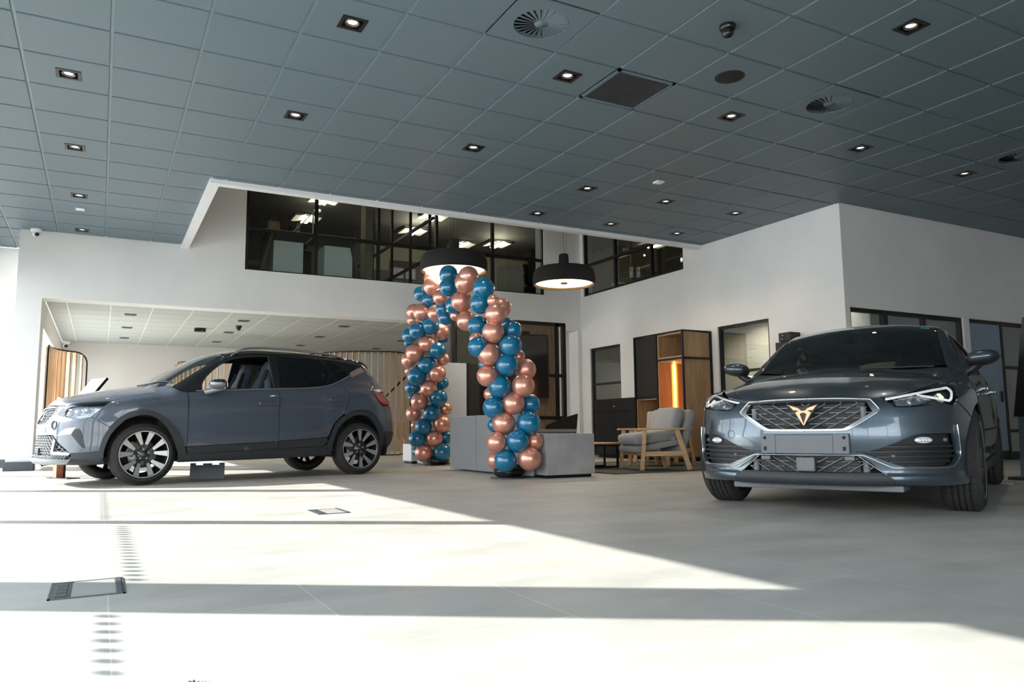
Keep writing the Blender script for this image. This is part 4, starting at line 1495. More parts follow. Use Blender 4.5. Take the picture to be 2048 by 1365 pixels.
def balloon_mesh(m_):
    mb = MB()
    prof = []
    n = 18
    for k in range(n + 1):
        a = PI * k / n
        r = math.sin(a)
        z = -math.cos(a)
        r *= 1 - .05 * (z < 0) * z * z
        if z < 0:
            z *= 1.05
        prof.append((max(r, .0001), z))
    mb.lathe(prof, (0, 0, 0), 32)
    mb.lathe([(.10, -1.0), (.05, -1.06), (.045, -1.09), (.08, -1.14), (.0001, -1.12)], (0, 0, 0), 12)
    o = mb.build('balloon', M[m_], arch)
    return o


bp = {'C': balloon_mesh('rose'), 'B': balloon_mesh('teal')}
used_b = set()
for (x, y, z, r, c_) in BALL:
    if c_ in used_b:
        o = bp[c_].copy()
        COL.objects.link(o)
        o.parent = arch
    else:
        o = bp[c_]
        used_b.add(c_)
    o.location = Vector((x, y, z)) - arch.location
    o.scale = (r, r, r)
    # the knot points to the middle of the column
    left = Vector((4.72, 11.2, z)) if y > 10 and z < 2.1 else (Vector((4.16, 7.85, z)) if z < 2.0 else Vector((4.4, 9.5, z - .4)))
    d = (left - Vector((x, y, z)))
    if d.length < .01:
        d = Vector((0, 0, -1))
    o.rotation_euler = (-d).to_track_quat('Z', 'Y').to_euler()
    o['label'] = 'rose gold balloon' if c_ == 'C' else 'petrol blue balloon'
M['bag'] = mat('black_plastic_bag', (0.012, 0.012, 0.013), .28, var=.3, scale=8, bump=1.0, bscale=14)
for bx, by in ((4.14, 7.82), (4.69, 11.22)):
    l_ = Vector((bx, by, 0)) - arch.location
    MB().lathe([(.0001, 0), (.215, 0), (.215, .008), (.0001, .012)], l_, 40).build('base_plate', M['lampring'], arch)
    mb = MB()
    mb.sphere(l_ + Vector((0, 0, .068)), 1, 26, 14, sc=(.185, .15, .075))
    mb.sphere(l_ + Vector((.09, .02, .085)), 1, 18, 10, sc=(.10, .10, .072))
    mb.sphere(l_ + Vector((-.08, -.02, .08)), 1, 18, 10, sc=(.11, .11, .068))
    mb.build('weight_bag', M['bag'], arch)
# the pole inside the balloons
MB().tube([Vector(q) - arch.location for q in ((4.14, 7.82, 0), (4.18, 7.95, 1.0), (4.15, 8.0, 1.7), (4.25, 8.7, 2.45), (4.5, 9.9, 2.85), (4.6, 10.8, 2.6), (4.68, 11.2, 1.9), (4.69, 11.25, 1.0), (4.69, 11.22, 0))], .012, 8).build('pole', M['lampring'], arch)
# ================================================================== car bodies: a smooth solid that every panel is cut from
def pchip(xs, ys):
    xs, ys = np.array(xs, float), np.array(ys, float)
    h = np.diff(xs)
    d = np.diff(ys) / h
    m = np.zeros(len(xs))
    for i in range(1, len(xs) - 1):
        if d[i - 1] * d[i] > 0:
            w1, w2 = 2 * h[i] + h[i - 1], h[i] + 2 * h[i - 1]
            m[i] = (w1 + w2) / (w1 / d[i - 1] + w2 / d[i])
    m[0], m[-1] = d[0], d[-1]

    def f(x):
        x = np.asarray(x, float)
        i = np.clip(np.searchsorted(xs, x) - 1, 0, len(xs) - 2)
        t = (x - xs[i]) / h[i]
        tc = np.clip(t, 0, 1)
        v = ((1 + 2 * tc) * (1 - tc) ** 2 * ys[i] + tc * (1 - tc) ** 2 * h[i] * m[i]
             + tc * tc * (3 - 2 * tc) * ys[i + 1] + tc * tc * (tc - 1) * h[i] * m[i + 1])
        return v + np.where(t < 0, t * h[i] * m[0], 0) + np.where(t > 1, (t - 1) * h[i] * m[-1], 0)
    return f


def smax(a, b, k):
    h = np.clip(.5 + .5 * (a - b) / k, 0, 1)
    return b + (a - b) * h + k * h * (1 - h)


class Body:
    x0 = 1.30      # axis of the cylindrical view
    R0 = 1.30
    x1 = 2.70      # axis of the rear cylindrical view

    def f(s, P):
        x, y, z = P[..., 0], np.abs(P[..., 1]), P[..., 2]
        v = smax(z - s.T(x, y), y - s.S(x, z), s.kts(x))
        v = smax(v, s.F(y, z) - x, s.kf)
        v = smax(v, x - s.Rr(y, z), s.kr)
        return smax(v, s.B(x) - z, s.kb)

    def n(s, P, e=2e-3):
        g = np.stack([s.f(P + np.eye(3)[i] * e) - s.f(P - np.eye(3)[i] * e) for i in range(3)], -1)
        return g / np.maximum(1e-9, np.linalg.norm(g, axis=-1, keepdims=True))

    def rays(s, view, uv):
        u, v = uv[..., 0], uv[..., 1]
        o = np.zeros_like(u)
        if view == 'side':
            return np.stack([u, o - 1.3, v], -1), np.stack([u, o, v], -1)
        if view == 'top':
            return np.stack([u, v, o + 2.0], -1), np.stack([u, v, o + .3], -1)
        if view == 'front':
            return np.stack([o - .5, u, v], -1), np.stack([o + 1.9, u, v], -1)
        if view == 'rear':
            return np.stack([o + 4.9, u, v], -1), np.stack([o + 2.5, u, v], -1)
        if view == 'rcyl':
            a = u / s.R0
            return np.stack([s.x1 + 2.6 * np.cos(a), -2.6 * np.sin(a), v], -1), np.stack([s.x1 + o, o, v], -1)
        if view == 'cyl':
            a = u / s.R0
            return np.stack([s.x0 - 2.6 * np.cos(a), -2.6 * np.sin(a), v], -1), np.stack([s.x0 + o, o, v], -1)

    def solve(s, view, uv):
        A, B = s.rays(view, np.asarray(uv, float))
        lo, hi = np.zeros(A.shape[:-1]), np.ones(A.shape[:-1])
        # march to the first inside sample, then bisect
        ts = np.linspace(0, 1, 61)
        found = np.zeros(lo.shape, bool)
        for t in ts[1:]:
            ins = (s.f(A + (B - A) * t) < 0) & ~found
            hi = np.where(ins, t, hi)
            lo = np.where(ins, t - 1 / 60, lo)
            found |= ins
        lo = np.where(found, lo, 1.0)
        for _ in range(26):
            m = (lo + hi) / 2
            i = s.f(A + (B - A) * m[..., None]) < 0
            hi = np.where(i, m, hi)
            lo = np.where(i, lo, m)
        return A + (B - A) * hi[..., None]

    def to(s, view, P):
        P = np.asarray(P, float)
        x, y, z = P[..., 0], P[..., 1], P[..., 2]
        if view == 'side':
            return np.stack([x, z], -1)
        if view == 'top':
            return np.stack([x, y], -1)
        if view in ('front', 'rear'):
            return np.stack([y, z], -1)
        if view == 'rcyl':
            return np.stack([np.arctan2(-y, x - s.x1) * s.R0, z], -1)
        return np.stack([np.arctan2(-y, s.x0 - x) * s.R0, z], -1)


def hatchback():
    b = Body()
    Tc = pchip([-.3, -.05, 0, .06, .22, .38, .62, .90, .97, 1.10, 1.35, 1.60, 1.75, 1.90, 2.2, 2.6, 3.0, 3.35, 3.62, 3.8, 4.3],
               [.55, .80, .855, .890, .945, .985, 1.035, 1.078, 1.092, 1.165, 1.318, 1.455, 1.512, 1.545, 1.565, 1.565, 1.548, 1.518, 1.478, 1.44, 1.30])
    cr = pchip([-.3, 0, .4, .9, 1.1, 1.5, 1.8, 2.2, 3.3, 3.8], [.30, .27, .22, .19, .27, .30, .20, .12, .12, .16])
    b.T = lambda x, y: Tc(x) - cr(x) * y * y
    W = pchip([-.2, 0, .2, .4, .6, .84, 1.1, 2.2, 3.2, 3.5, 3.8, 4.0, 4.2], [.60, .71, .79, .845, .875, .888, .884, .882, .888, .880, .835, .785, .70])
    g = pchip([0, .2, .3, .42, .55, .66, .76, .86, .93, .97, 1.02, 1.06, 1.10, 1.43, 1.6, 2], [-.10, -.05, -.03, -.010, 0, -.006, -.010, .0, -.004, -.018, -.058, -.084, -.104, -.285, -.39, -.60])
    be = pchip([0, 1.18, 1.6, 2.3, 2.82, 3.1, 3.4, 4.2], [.97, 1.0, 1.02, 1.055, 1.085, 1.10, 1.11, 1.12])
    b.S = lambda x, z: W(x) + g(z - (be(x) - 1.04))
    Fc = pchip([0, .2, .25, .28, .30, .34, .40, .52, .66, .70, .75, .87, .92, 1.1], [.28, .13, .03, -.025, -.035, .0, .0, .005, .012, .03, .055, .10, .13, .34])
    G = pchip([0, .3, .5, .65, .75, .82, .87, .95], [0, .015, .060, .145, .26, .41, .58, .95])
    b.F = lambda y, z: Fc(z) + G(y)
    Rc = pchip([0, .25, .3, .4, .54, .67, .8, .9, .96, 1.1, 1.3, 1.42, 1.46, 1.7], [3.7, 3.90, 3.97, 4.07, 4.10, 4.09, 4.07, 4.04, 4.0, 3.91, 3.77, 3.68, 3.66, 3.5])
    H = pchip([0, .4, .6, .72, .80, .87, .95], [0, .03, .08, .14, .23, .42, .8])
    b.Rr = lambda y, z: Rc(z) - H(y)
    b.B = lambda x: .215 + 0 * x
    b.kts = lambda x: np.interp(x, [.9, 1.2, 3.4], [.10, .07, .07])
    b.kf, b.kr, b.kb = .07, .07, .05
    return b


def sporty():
    b = Body()
    Tc = pchip([-.3, 0, .06, .15, .235, .3, .6, .9, 1.15, 1.24, 1.4, 1.7, 2.0, 2.2, 2.5, 2.9, 3.3, 3.7, 4.0, 4.3, 4.6],
               [.50, .66, .72, .768, .805, .824, .890, .935, .962, .985, 1.07, 1.235, 1.372, 1.415, 1.435, 1.435, 1.41, 1.36, 1.27, 1.05, .8])
    cr = pchip([-.3, 0, .4, .9, 1.2, 1.5, 1.9, 2.3, 3.3, 4], [.10, .12, .12, .13, .16, .24, .22, .17, .17, .2])
    b.T = lambda x, y: Tc(x) - cr(x) * y * y - .014 * np.clip((y - np.interp(x, [.1, .25, .72, 1.3], [.38, .49, .60, .66])) / .10, 0, 1) * (x < 1.3)
    W = pchip([-.2, 0, .2, .4, .6, .87, 1.1, 1.5, 2.6, 3.3, 3.6, 3.9, 4.2, 4.5], [.66, .765, .83, .872, .894, .905, .898, .884, .880, .890, .890, .86, .80, .7])
    g = pchip([0, .18, .3, .42, .55, .66, .74, .80, .85, .90, .96, 1.02, 1.40, 1.6, 2], [-.10, -.04, -.022, -.008, 0, -.006, -.014, -.020, -.036, -.058, -.088, -.118, -.292, -.40, -.60])
    be = pchip([0, 1.2, 2.0, 3.0, 3.7, 4.3], [.92, .935, .955, .975, 1.0, 1.04])
    b.S = lambda x, z: W(x) + g(z - (be(x) - .96))
    Fc = pchip([0, .17, .20, .24, .28, .36, .50, .60, .66, .715, .74, .80, 1.0], [.25, .08, .03, .02, .035, .03, .015, .03, .045, .065, .09, .18, .7])
    G = pchip([0, .26, .45, .60, .70, .78, .84, .88, .95], [0, .022, .075, .155, .24, .35, .50, .66, 1.0])
    b.F = lambda y, z: Fc(z) + G(y)
    Rc = pchip([0, .25, .4, .6, .8, .95, 1.1, 1.3, 1.42, 1.7], [4.1, 4.25, 4.34, 4.37, 4.36, 4.33, 4.22, 4.05, 3.95, 3.7])
    H = pchip([0, .4, .6, .72, .80, .87, .95], [0, .03, .08, .14, .23, .42, .8])
    b.Rr = lambda y, z: Rc(z) - H(y)
    b.B = lambda x: .185 + 0 * x
    b.kts = lambda x: np.interp(x, [.9, 1.2, 3.4], [.07, .06, .06])
    b.kf, b.kr, b.kb = .07, .07, .05
    return b
def smooth_poly(pts, closed=True, step=.03, corner=38):
    """resample an outline, rounding everything but the true corners"""
    P = [np.array(p, float) for p in pts]
    n = len(P)
    out = []
    sharp = []
    for i in range(n):
        if not closed and i in (0, n - 1):
            sharp.append(True)
            continue
        a, b = P[i] - P[i - 1], P[(i + 1) % n] - P[i]
        la, lb = np.linalg.norm(a), np.linalg.norm(b)
        c = (a @ b) / max(1e-9, la * lb)
        sharp.append(bool(c < math.cos(math.radians(corner))))
    rng = n if closed else n - 1
    for i in range(rng):
        p0, p1 = P[i], P[(i + 1) % n]
        j = (i + 1) % n
        m0 = (p1 - p0) if sharp[i] else (p1 - P[i - 1]) / 2
        m1 = (p1 - p0) if sharp[j] else (P[(j + 1) % n] - p0) / 2
        L = np.linalg.norm(p1 - p0)
        for m in (m0, m1):
            l = np.linalg.norm(m)
            if l > L * 1.2:
                m *= L * 1.2 / l
        k = max(1, int(math.ceil(L / step)))
        for t in np.arange(k) / k:
            out.append((2 * t ** 3 - 3 * t ** 2 + 1) * p0 + (t ** 3 - 2 * t ** 2 + t) * m0 + (3 * t ** 2 - 2 * t ** 3) * p1 + (t ** 3 - t ** 2) * m1)
    if not closed:
        out.append(P[-1])
    return np.array(out)


def inside(poly, q):
    x, y = q[:, 0], q[:, 1]
    r = np.zeros(len(q), bool)
    n = len(poly)
    j = n - 1
    for i in range(n):
        xi, yi, xj, yj = *poly[i], *poly[j]
        if yi != yj:
            r ^= ((yi > y) != (yj > y)) & (x < (xj - xi) * (y - yi) / (yj - yi) + xi)
        j = i
    return r


VIEWS = {'t': 'top', 's': 'side', 'c': 'cyl', 'r': 'rcyl', 'f': 'front', 'b': 'rear'}


class Car:
    def __init__(s, body, root):
        s.b, s.root = body, root

    def pt(s, view, p):
        """('s', x, z) and so on, or a pair already in the panel's view"""
        if isinstance(p[0], str):
            v = VIEWS[p[0]]
            if v == view:
                return (p[1], p[2])
            q = np.array([p[1], p[2]], float)
            if v == 'top':
                q[1] = -abs(q[1])
            P = s.b.solve(v, q)
            return tuple(s.b.to(view, P))
        return p

    def poly(s, view, pts, sym=False, step=.03, corner=38):
        P = [np.array(s.pt(view, p), float) for p in pts]
        if view == 'top':
            P = [np.array([p[0], -abs(p[1])]) for p in P]
        if sym:      # mirrored about the centre line
            k = 1 if view == 'top' else 0
            m = []
            for p in P[::-1]:
                q = p.copy()
                q[k] = -q[k]
                if abs(q[k]) > 1e-6:
                    m.append(q)
            P = P + m
        return smooth_poly(P, True, step, corner)

    def panel(s, name, view, pts, mats, sym=False, mirror=False, holes=(), off=0.0, th=.012, res=.04, parent=None, inset=0.0, rimmat=1, step=.03, corner=38, flat=None, inner=False, **props):
        b = s.b
        out = s.poly(view, pts, sym, step, corner)
        hs = [s.poly(view, h, False, step, corner) if not (isinstance(h, dict)) else s.poly(view, h['sym'], True, step, corner) for h in holes]
        loops = [out] + hs
        pts2, edges = [], []
        for L in loops:
            n0 = len(pts2)
            pts2 += [tuple(q) for q in L]
            edges += [(n0 + i, n0 + (i + 1) % len(L)) for i in range(len(L))]
        mn, mx = out.min(0), out.max(0)
        gx = np.arange(mn[0], mx[0], res)
        gz = np.arange(mn[1], mx[1], res * .866)
        G = np.array([(x + (res / 2 if k % 2 else 0), z) for k, z in enumerate(gz) for x in gx]) if len(gx) and len(gz) else np.zeros((0, 2))
        if len(G):
            ok = inside(out, G)
            for h in hs:
                ok &= ~inside(h, G)
            G = G[ok]
        if len(G):
            B = np.array(pts2)
            d = np.min(np.linalg.norm(G[:, None] - B[None], axis=2), axis=1)
            G = G[d > res * .42]
        allp = pts2 + [tuple(g) for g in G]
        r = geometry.delaunay_2d_cdt([Vector(p) for p in allp], edges, [], 0, 1e-5)
        V2 = np.array([tuple(v) for v in r[0]])
        F = np.array([f for f in r[2]])
        cen = V2[F].mean(1)
        ok = inside(out, cen)
        for h in hs:
            ok &= ~inside(h, cen)
        F = F[ok]
        P = b.solve(view, V2)
        N = b.n(P)
        if flat is not None:      # flat(P, N) may reshape the panel locally
            P, N = flat(P, N)
        Po = P + N * off
        # orient the faces outward
        f0 = np.cross(Po[F[:, 1]] - Po[F[:, 0]], Po[F[:, 2]] - Po[F[:, 0]])
        sgn = (f0 * N[F].mean(1)).sum(1)
        F = np.where((sgn < 0)[:, None], F[:, ::-1], F)
        verts = [tuple(p) for p in Po]
        faces = [tuple(int(i) for i in f) for f in F]
        nsk = len(faces)
        mi = [0] * nsk
        # free edges -> rim
        from collections import Counter
        ec = Counter()
        dr = {}
        for f in faces:
            for i in range(3):
                a, c = f[i], f[(i + 1) % 3]
                ec[(min(a, c), max(a, c))] += 1
                dr[(min(a, c), max(a, c))] = (a, c)
        if th > 0:
            Pi = Po - N * th
            nm = {}

            def dup(i, which):
                k = (i, which)
                if k not in nm:
                    nm[k] = len(verts)
                    verts.append(tuple((Po if which == 0 else Pi)[i]))
                return nm[k]
            for e_, c_ in ec.items():
                if c_ == 1:
                    a, c = dr[e_]
                    faces.append((dup(c, 0), dup(a, 0), dup(a, 1), dup(c, 1)))
                    mi.append(0)
            if inner:
                base = len(verts)
                verts += [tuple(p) for p in Pi]
                faces += [tuple(base + i for i in f[::-1]) for f in faces[:nsk]]
                mi += [1] * nsk
        objs = []
        for k in ((0, 1) if mirror else (0,)):
            vs, fs = verts, faces
            NN = N
            if k:
                vs = [(x, -y, z) for x, y, z in verts]
                fs = [f[::-1] for f in faces]
                NN = N * np.array([1, -1, 1])
            me = bpy.data.meshes.new(name)
            me.from_pydata(vs, [], fs)
            for m_ in (mats if isinstance(mats, (list, tuple)) else [mats]):
                me.materials.append(m_)
            if len(me.materials) > 1:
                me.polygons.foreach_set('material_index', mi)
            me.polygons.foreach_set('use_smooth', [True] * len(fs))
            ln = []
            for fi, p in enumerate(me.polygons):
                if fi < nsk:
                    ln += [tuple(NN[v]) for v in fs[fi]]
                elif mi[fi] == 1:
                    ln += [tuple(p.normal)] * p.loop_total
                else:
                    ln += [tuple(p.normal)] * p.loop_total
            me.normals_split_custom_set(ln)
            o = bpy.data.objects.new(name, me)
            COL.objects.link(o)
            par = parent[k] if isinstance(parent, (list, tuple)) else (parent or s.root)
            o.parent = par
            for kk, vv in props.items():
                o[kk] = vv
            objs.append(o)
        return objs if mirror else objs[0]

    def line(s, view, pts, off=0.0, closed=False, sym=False, step=.025, corner=38):
        """points along the skin"""
        P = [np.array(s.pt(view, p), float) for p in pts]
        if view == 'top':
            P = [np.array([p[0], -abs(p[1])]) for p in P]
        if sym:
            k = 1 if view == 'top' else 0
            m = []
            for p in P[::-1]:
                q = p.copy()
                q[k] = -q[k]
                if abs(q[k]) > 1e-6:
                    m.append(q)
            P = P + m
        L = smooth_poly(P, closed, step, corner)
        Q = s.b.solve(view, L)
        return Q + s.b.n(Q) * off

    def bead(s, name, view, pts, r, m_, off=0.0, closed=False, sym=False, mirror=False, parent=None, step=.025, n=6, **props):
        Q = s.line(view, pts, off, closed, sym, step)
        res = []
        for k in ((0, 1) if mirror else (0,)):
            q = Q * np.array([1, -1, 1]) if k else Q
            mb = MB().tube(q, r, n, 0, closed)
            par = parent[k] if isinstance(parent, (list, tuple)) else (parent or s.root)
            res.append(mb.build(name, m_, par, **props))
        return res if mirror else res[0]


def tyre_and_rim(parent, x, y, side, R_, w, rim_r, style, mats):
    """one wheel; side = -1 when its outer face looks to -y"""
    t = empty('wheel', (x, y, R_))
    t.parent = parent
    rot = Matrix.Rotation(PI / 2 * (1 if side < 0 else -1), 4, 'X')     # lathe axis z -> outward
    # profile in (r, a): a grows outward
    h = w / 2
    pr = [(rim_r - .012, -h + .02), (rim_r + .01, -h + .004), (rim_r + .045, -h), (R_ - .045, -h + .004), (R_ - .016, -h + .018), (R_ - .005, -h + .034)]
    g = 4
    span = (h - .034) * 2
    rib = span / (g + 1)
    for k in range(g + 1):
        a0 = -h + .034 + k * rib
        pr += [(R_ - .001, a0 + .004), (R_, a0 + rib * .5), (R_ - .001, a0 + rib - .006)]
        if k < g:
            pr += [(R_ - .011, a0 + rib - .004), (R_ - .011, a0 + rib + .002)]
    pr += [(R_ - .005, h - .034), (R_ - .016, h - .018), (R_ - .045, h - .004), (rim_r + .045, h), (rim_r + .01, h - .004), (rim_r - .012, h - .02)]
    mb = MB().lathe(pr, (0, 0, 0), 72, m=rot)
    # tread sipes as thin dark cuts standing in the shoulder ribs
    for k in range(46):
        a = 2 * PI * k / 46
        for s_ in (-1, 1):
            q = Matrix.Rotation(a + .03 * s_, 4, 'Z')
            mb.box((R_ - .013, -.0012, s_ * (h - .078)), (R_ + .0004, .0012, s_ * (h - .036)), 1, 0, rot @ q)
    mb.build('tyre', [mats['tyre'], mats['rubber_dark']], t)
    rim = MB()
    rr = rim_r
    rim.lathe([(rr, h - .012), (rr + .006, h - .006), (rr + .002, h - .0), (rr - .010, h - .004), (rr - .018, h - .020), (rr - .022, h - .06), (rr - .05, 0), (rr - .05, -h + .03), (rr - .01, -h + .012)], (0, 0, 0), 72, m=rot)
    ro = rim.build('rim', mats['rim'], t)
    MB().lathe([(rr + .003, h - .004), (rr - .003, h - .0015), (rr - .012, h - .004)], (0, 0, 0), 72, m=rot).build('rim_edge', mats['machined'], t)
    sp = MB()
    if style == 'twin':
        hub_r = .062
        for k in range(5):
            for s_ in (-1, 1):
                a = 2 * PI * k / 5 + s_ * math.radians(17.5) + mats.get('rot', 0)
                q = rot @ Matrix.Rotation(a, 4, 'Z')
                # spoke: narrow at the hub, wide at the rim, face machined
                r0, r1 = .035, rr - .016
                w0, w1 = .013, .030
                zf0, zf1 = h - .030, h - .012
                d = -s_ * .018
                vs = []
                for r_, ww, zf, dd in ((r0, w0, zf0 - .006, d * .2), (r0 + (r1 - r0) * .34, w0 * 1.1, zf0, d * .6), (r1, w1, zf1, 0)):
                    vs += [(r_, dd - ww, zf), (r_, dd + ww, zf), (r_, dd + ww * 1.15, zf - .035), (r_, dd - ww * 1.15, zf - .035)]
                vs = [q @ Vector(v) for v in vs]
                f1 = [(4, 5, 9, 8)]
                f0 = [(0, 1, 5, 4)]
                oth = []
                for b0 in (0, 4):
                    oth += [(b0 + 1, b0 + 2, b0 + 6, b0 + 5), (b0 + 2, b0 + 3, b0 + 7, b0 + 6), (b0 + 3, b0, b0 + 4, b0 + 7)]
                n = len(sp.v)
                sp.add(vs, f1, 1)
                sp.add(vs, f0 + oth + [(0, 3, 2, 1), (8, 9, 10, 11)], 0)
        sp.lathe([(.0001, h - .022), (.030, h - .024), (.036, h - .032), (.060, h - .040), (.072, h - .052), (.07, h - .09), (.0001, h - .09)], (0, 0, 0), 40, 0, rot)
    else:
        for k in range(5):
            a = 2 * PI * k / 5
            q = rot @ Matrix.Rotation(a, 4, 'Z')
            vs = []
            for r_, ww, zf in ((.03, .032, h - .035), (rr * .5, .028, h - .028), (rr - .016, .075, h - .012)):
                vs += [(r_, -ww, zf), (r_, ww, zf), (r_, ww * 1.05, zf - .035), (r_, -ww * 1.05, zf - .035)]
            vs = [q @ Vector(v) for v in vs]
            oth = []
            for b0 in (0, 4):
                oth += [(b0, b0 + 1, b0 + 5, b0 + 4), (b0 + 1, b0 + 2, b0 + 6, b0 + 5), (b0 + 2, b0 + 3, b0 + 7, b0 + 6), (b0 + 3, b0, b0 + 4, b0 + 7)]
            sp.add(vs, oth + [(0, 3, 2, 1), (8, 9, 10, 11)], 0)
        sp.lathe([(.0001, h - .025), (.034, h - .027), (.07, h - .045), (.07, h - .09), (.0001, h - .09)], (0, 0, 0), 40, 0, rot)
    fix(sp.build('spokes', [mats['rim'], mats['machined']], t))
    mb = MB()
    for k in range(5):
        a = 2 * PI * k / 5 + .3
        c = rot @ Vector((.052 * math.cos(a), .052 * math.sin(a), h - .052))
        mb.lathe([(.0001, .022), (.008, .020), (.010, .012), (.011, 0)], c, 12, m=rot)
    mb.build('wheel_bolts', mats['machined'], t)
    MB().lathe([(.0001, h - .016), (.024, h - .017), (.029, h - .022), (.030, h - .035)], (0, 0, 0), 32, m=rot).build('centre_cap', mats['rim'], t)
    MB().lathe([(.06, 0.012), (.145, .012), (.147, .008), (.147, -.008), (.145, -.012), (.06, -.012), (.06, -.05), (.0001, -.05)], (0, 0, 0), 48, m=rot).build('brake_disc', mats['disc'], t)
    q = rot @ Matrix.Rotation(PI * .85 if side < 0 else PI * .15, 4, 'Z')
    MB().box((.075, -.075, -.035), (.165, .075, .045), 0, .012, q).build('brake_caliper', mats['caliper'], t)
    return t


def arch_liner(name, parent, x, z, r, y0, y1, m_):
    n = 26
    for s_ in (-1, 1):
        mb = MB()
        vs, fs = [], []
        for k in range(n + 1):
            a = PI * (-.08 + 1.16 * k / n)
            for yy in (y0, y1):
                vs.append((x + r * math.cos(a), s_ * yy, z + r * math.sin(a)))
        for k in range(n):
            fs.append((2 * k, 2 * k + 1, 2 * k + 3, 2 * k + 2))
        c = len(vs)
        vs += [(x, s_ * y1, z - .05)]
        for k in range(n):
            fs.append((c, 2 * k + 1, 2 * k + 3))
        mb.add(vs, fs)
        mb.build(name, m_, parent)


def car_paint(name, base, flake, coat=1.0, rough=.35, metal=.6):
    m = mat(name, base, rough, metal, var=.02, scale=2, coat=coat, spec=.5)
    nt = m.node_tree
    b = nt.nodes['Principled BSDF']
    vo = nt.nodes.new('ShaderNodeTexVoronoi')
    vo.inputs['Scale'].default_value = 900
    tcn = nt.nodes.new('ShaderNodeTexCoord')
    nt.links.new(tcn.outputs['Object'], vo.inputs['Vector'])
    r = nt.nodes.new('ShaderNodeValToRGB')
    r.color_ramp.elements[0].color = (*base, 1)
    r.color_ramp.elements[1].color = (*flake, 1)
    nt.links.new(vo.outputs['Color'], r.inputs[0])
    nt.links.new(r.outputs[0], b.inputs['Base Color'])
    return m


def seat(parent, x, y, z, m0, m1, rear=False, w=.24, hh=1.0):
    t = empty('seat', (x, y, z))
    t.parent = parent
    mb = MB().box((-.05, -w, 0), (.48, w, .16), 0, .05)
    mb.sm = [True] * len(mb.sm)
    m = Matrix.Translation((.43, 0, .10)) @ Matrix.Rotation(math.radians(17), 4, 'Y')
    # tapering shell with built-in headrest
    vs, fs = [], []
    rows = [(0, w, .09), (.25, w * 1.05, .10), (.45, w * .98, .09), (.56, w * .80, .08), (.62, w * .52, .07), (.72, w * .50, .065), (.80, w * .42, .045), (.82, w * .3, .02)]
    nn = 14
    for (zz, ww, dd) in rows:
        for k in range(nn):
            a = 2 * PI * k / nn
            ca, sa = math.cos(a), math.sin(a)
            vs.append(m @ Vector((dd * math.copysign(abs(ca) ** .6, ca), ww * math.copysign(abs(sa) ** .6, sa), zz * hh)))
    for i in range(len(rows) - 1):
        for k in range(nn):
            fs.append((i * nn + k, i * nn + (k + 1) % nn, (i + 1) * nn + (k + 1) % nn, (i + 1) * nn + k))
    mb.add(vs, fs, 0, True)
    mb.add(vs[-nn:], [list(range(nn))], 0, True)
    mb.build('seat_shell', m0, t)
    # lighter side bolsters
    mb = MB()
    for s_ in (-1, 1):
        pts = [m @ Vector((-.07, s_ * w * .92, .05)), m @ Vector((-.10, s_ * w * 1.02, .28)), m @ Vector((-.085, s_ * w * .9, .46)), m @ Vector((-.07, s_ * w * .60, .60)), m @ Vector((-.06, s_ * w * .48, .76))]
        mb.tube(pts, [.035, .042, .038, .03, .022], 8)
    mb.build('bolster', m1, t)
    return t


def side_mirror(car, sgn, base, arm, c, size, m_body, m_cap, m_glass, flip=1, tip=.5):
    """door mirror: stalk, shell and glass. base/c are (x, y, z) for the -y side"""
    t = empty('door_mirror', (c[0], sgn * abs(c[1]), c[2]))
    t.parent = car
    L, W, H_ = size
    n, k2 = 20, 12
    vs, fs, mi = [], [], []
    for i in range(k2 + 1):
        u = i / k2                                  # along y: inner to outer
        yy = -W / 2 + W * u
        e = (1 - (abs(2 * u - 1) ** 2.6)) ** .5 if 0 < u < 1 else .04
        hh = H_ / 2 * e * (1.05 - .25 * u * tip * 2)
        ll = L / 2 * e * (1.0 - .2 * u)
        for j in range(n):
            a = 2 * PI * j / n
            ca, sa = math.cos(a), math.sin(a)
            xx = ll * math.copysign(abs(ca) ** .8, ca)
            zz = hh * math.copysign(abs(sa) ** .8, sa)
            if xx > 0:
                xx *= .55
            vs.append((xx, sgn * yy if sgn < 0 else yy, zz + .02 * u))
    if sgn < 0:
        pass
    for i in range(k2):
        for j in range(n):
            fs.append((i * n + j, i * n + (j + 1) % n, (i + 1) * n + (j + 1) % n, (i + 1) * n + j))
            mi.append(1 if math.sin(2 * PI * (j + .5) / n) > -.1 else 0)
    mb = MB()
    mb.v = vs
    mb.f = [list(f) for f in fs] + [list(range(n)), list(range(k2 * n, k2 * n + n))]
    mb.mi = mi + [0, 0]
    mb.sm = [True] * len(mb.f)
    fix(mb.build('mirror_housing', [m_body, m_cap], t))
    mb = MB()
    b0 = Vector(base) - Vector((c[0], -abs(c[1]), c[2]))
    a0 = Vector(arm)
    pts = [b0, b0.lerp(a0, .5) + Vector((0, -.01, 0)), a0]
    if sgn > 0:
        pts = [Vector((p.x, -p.y, p.z)) for p in pts]
    m_ = MB()
    m_.tube(pts, [.034, .028, .030], 12)
    m_.v = [((v[0] - pts[0].x) * 1.5 + pts[0].x, v[1], v[2]) for v in m_.v]
    m_.build('mirror_stalk', m_body, t)
    MB().box((L * .235, -W * .30, -H_ * .22), (L * .25, W * .28, H_ * .24), 0, .003).build('mirror_glass', m_glass, t)
    return t
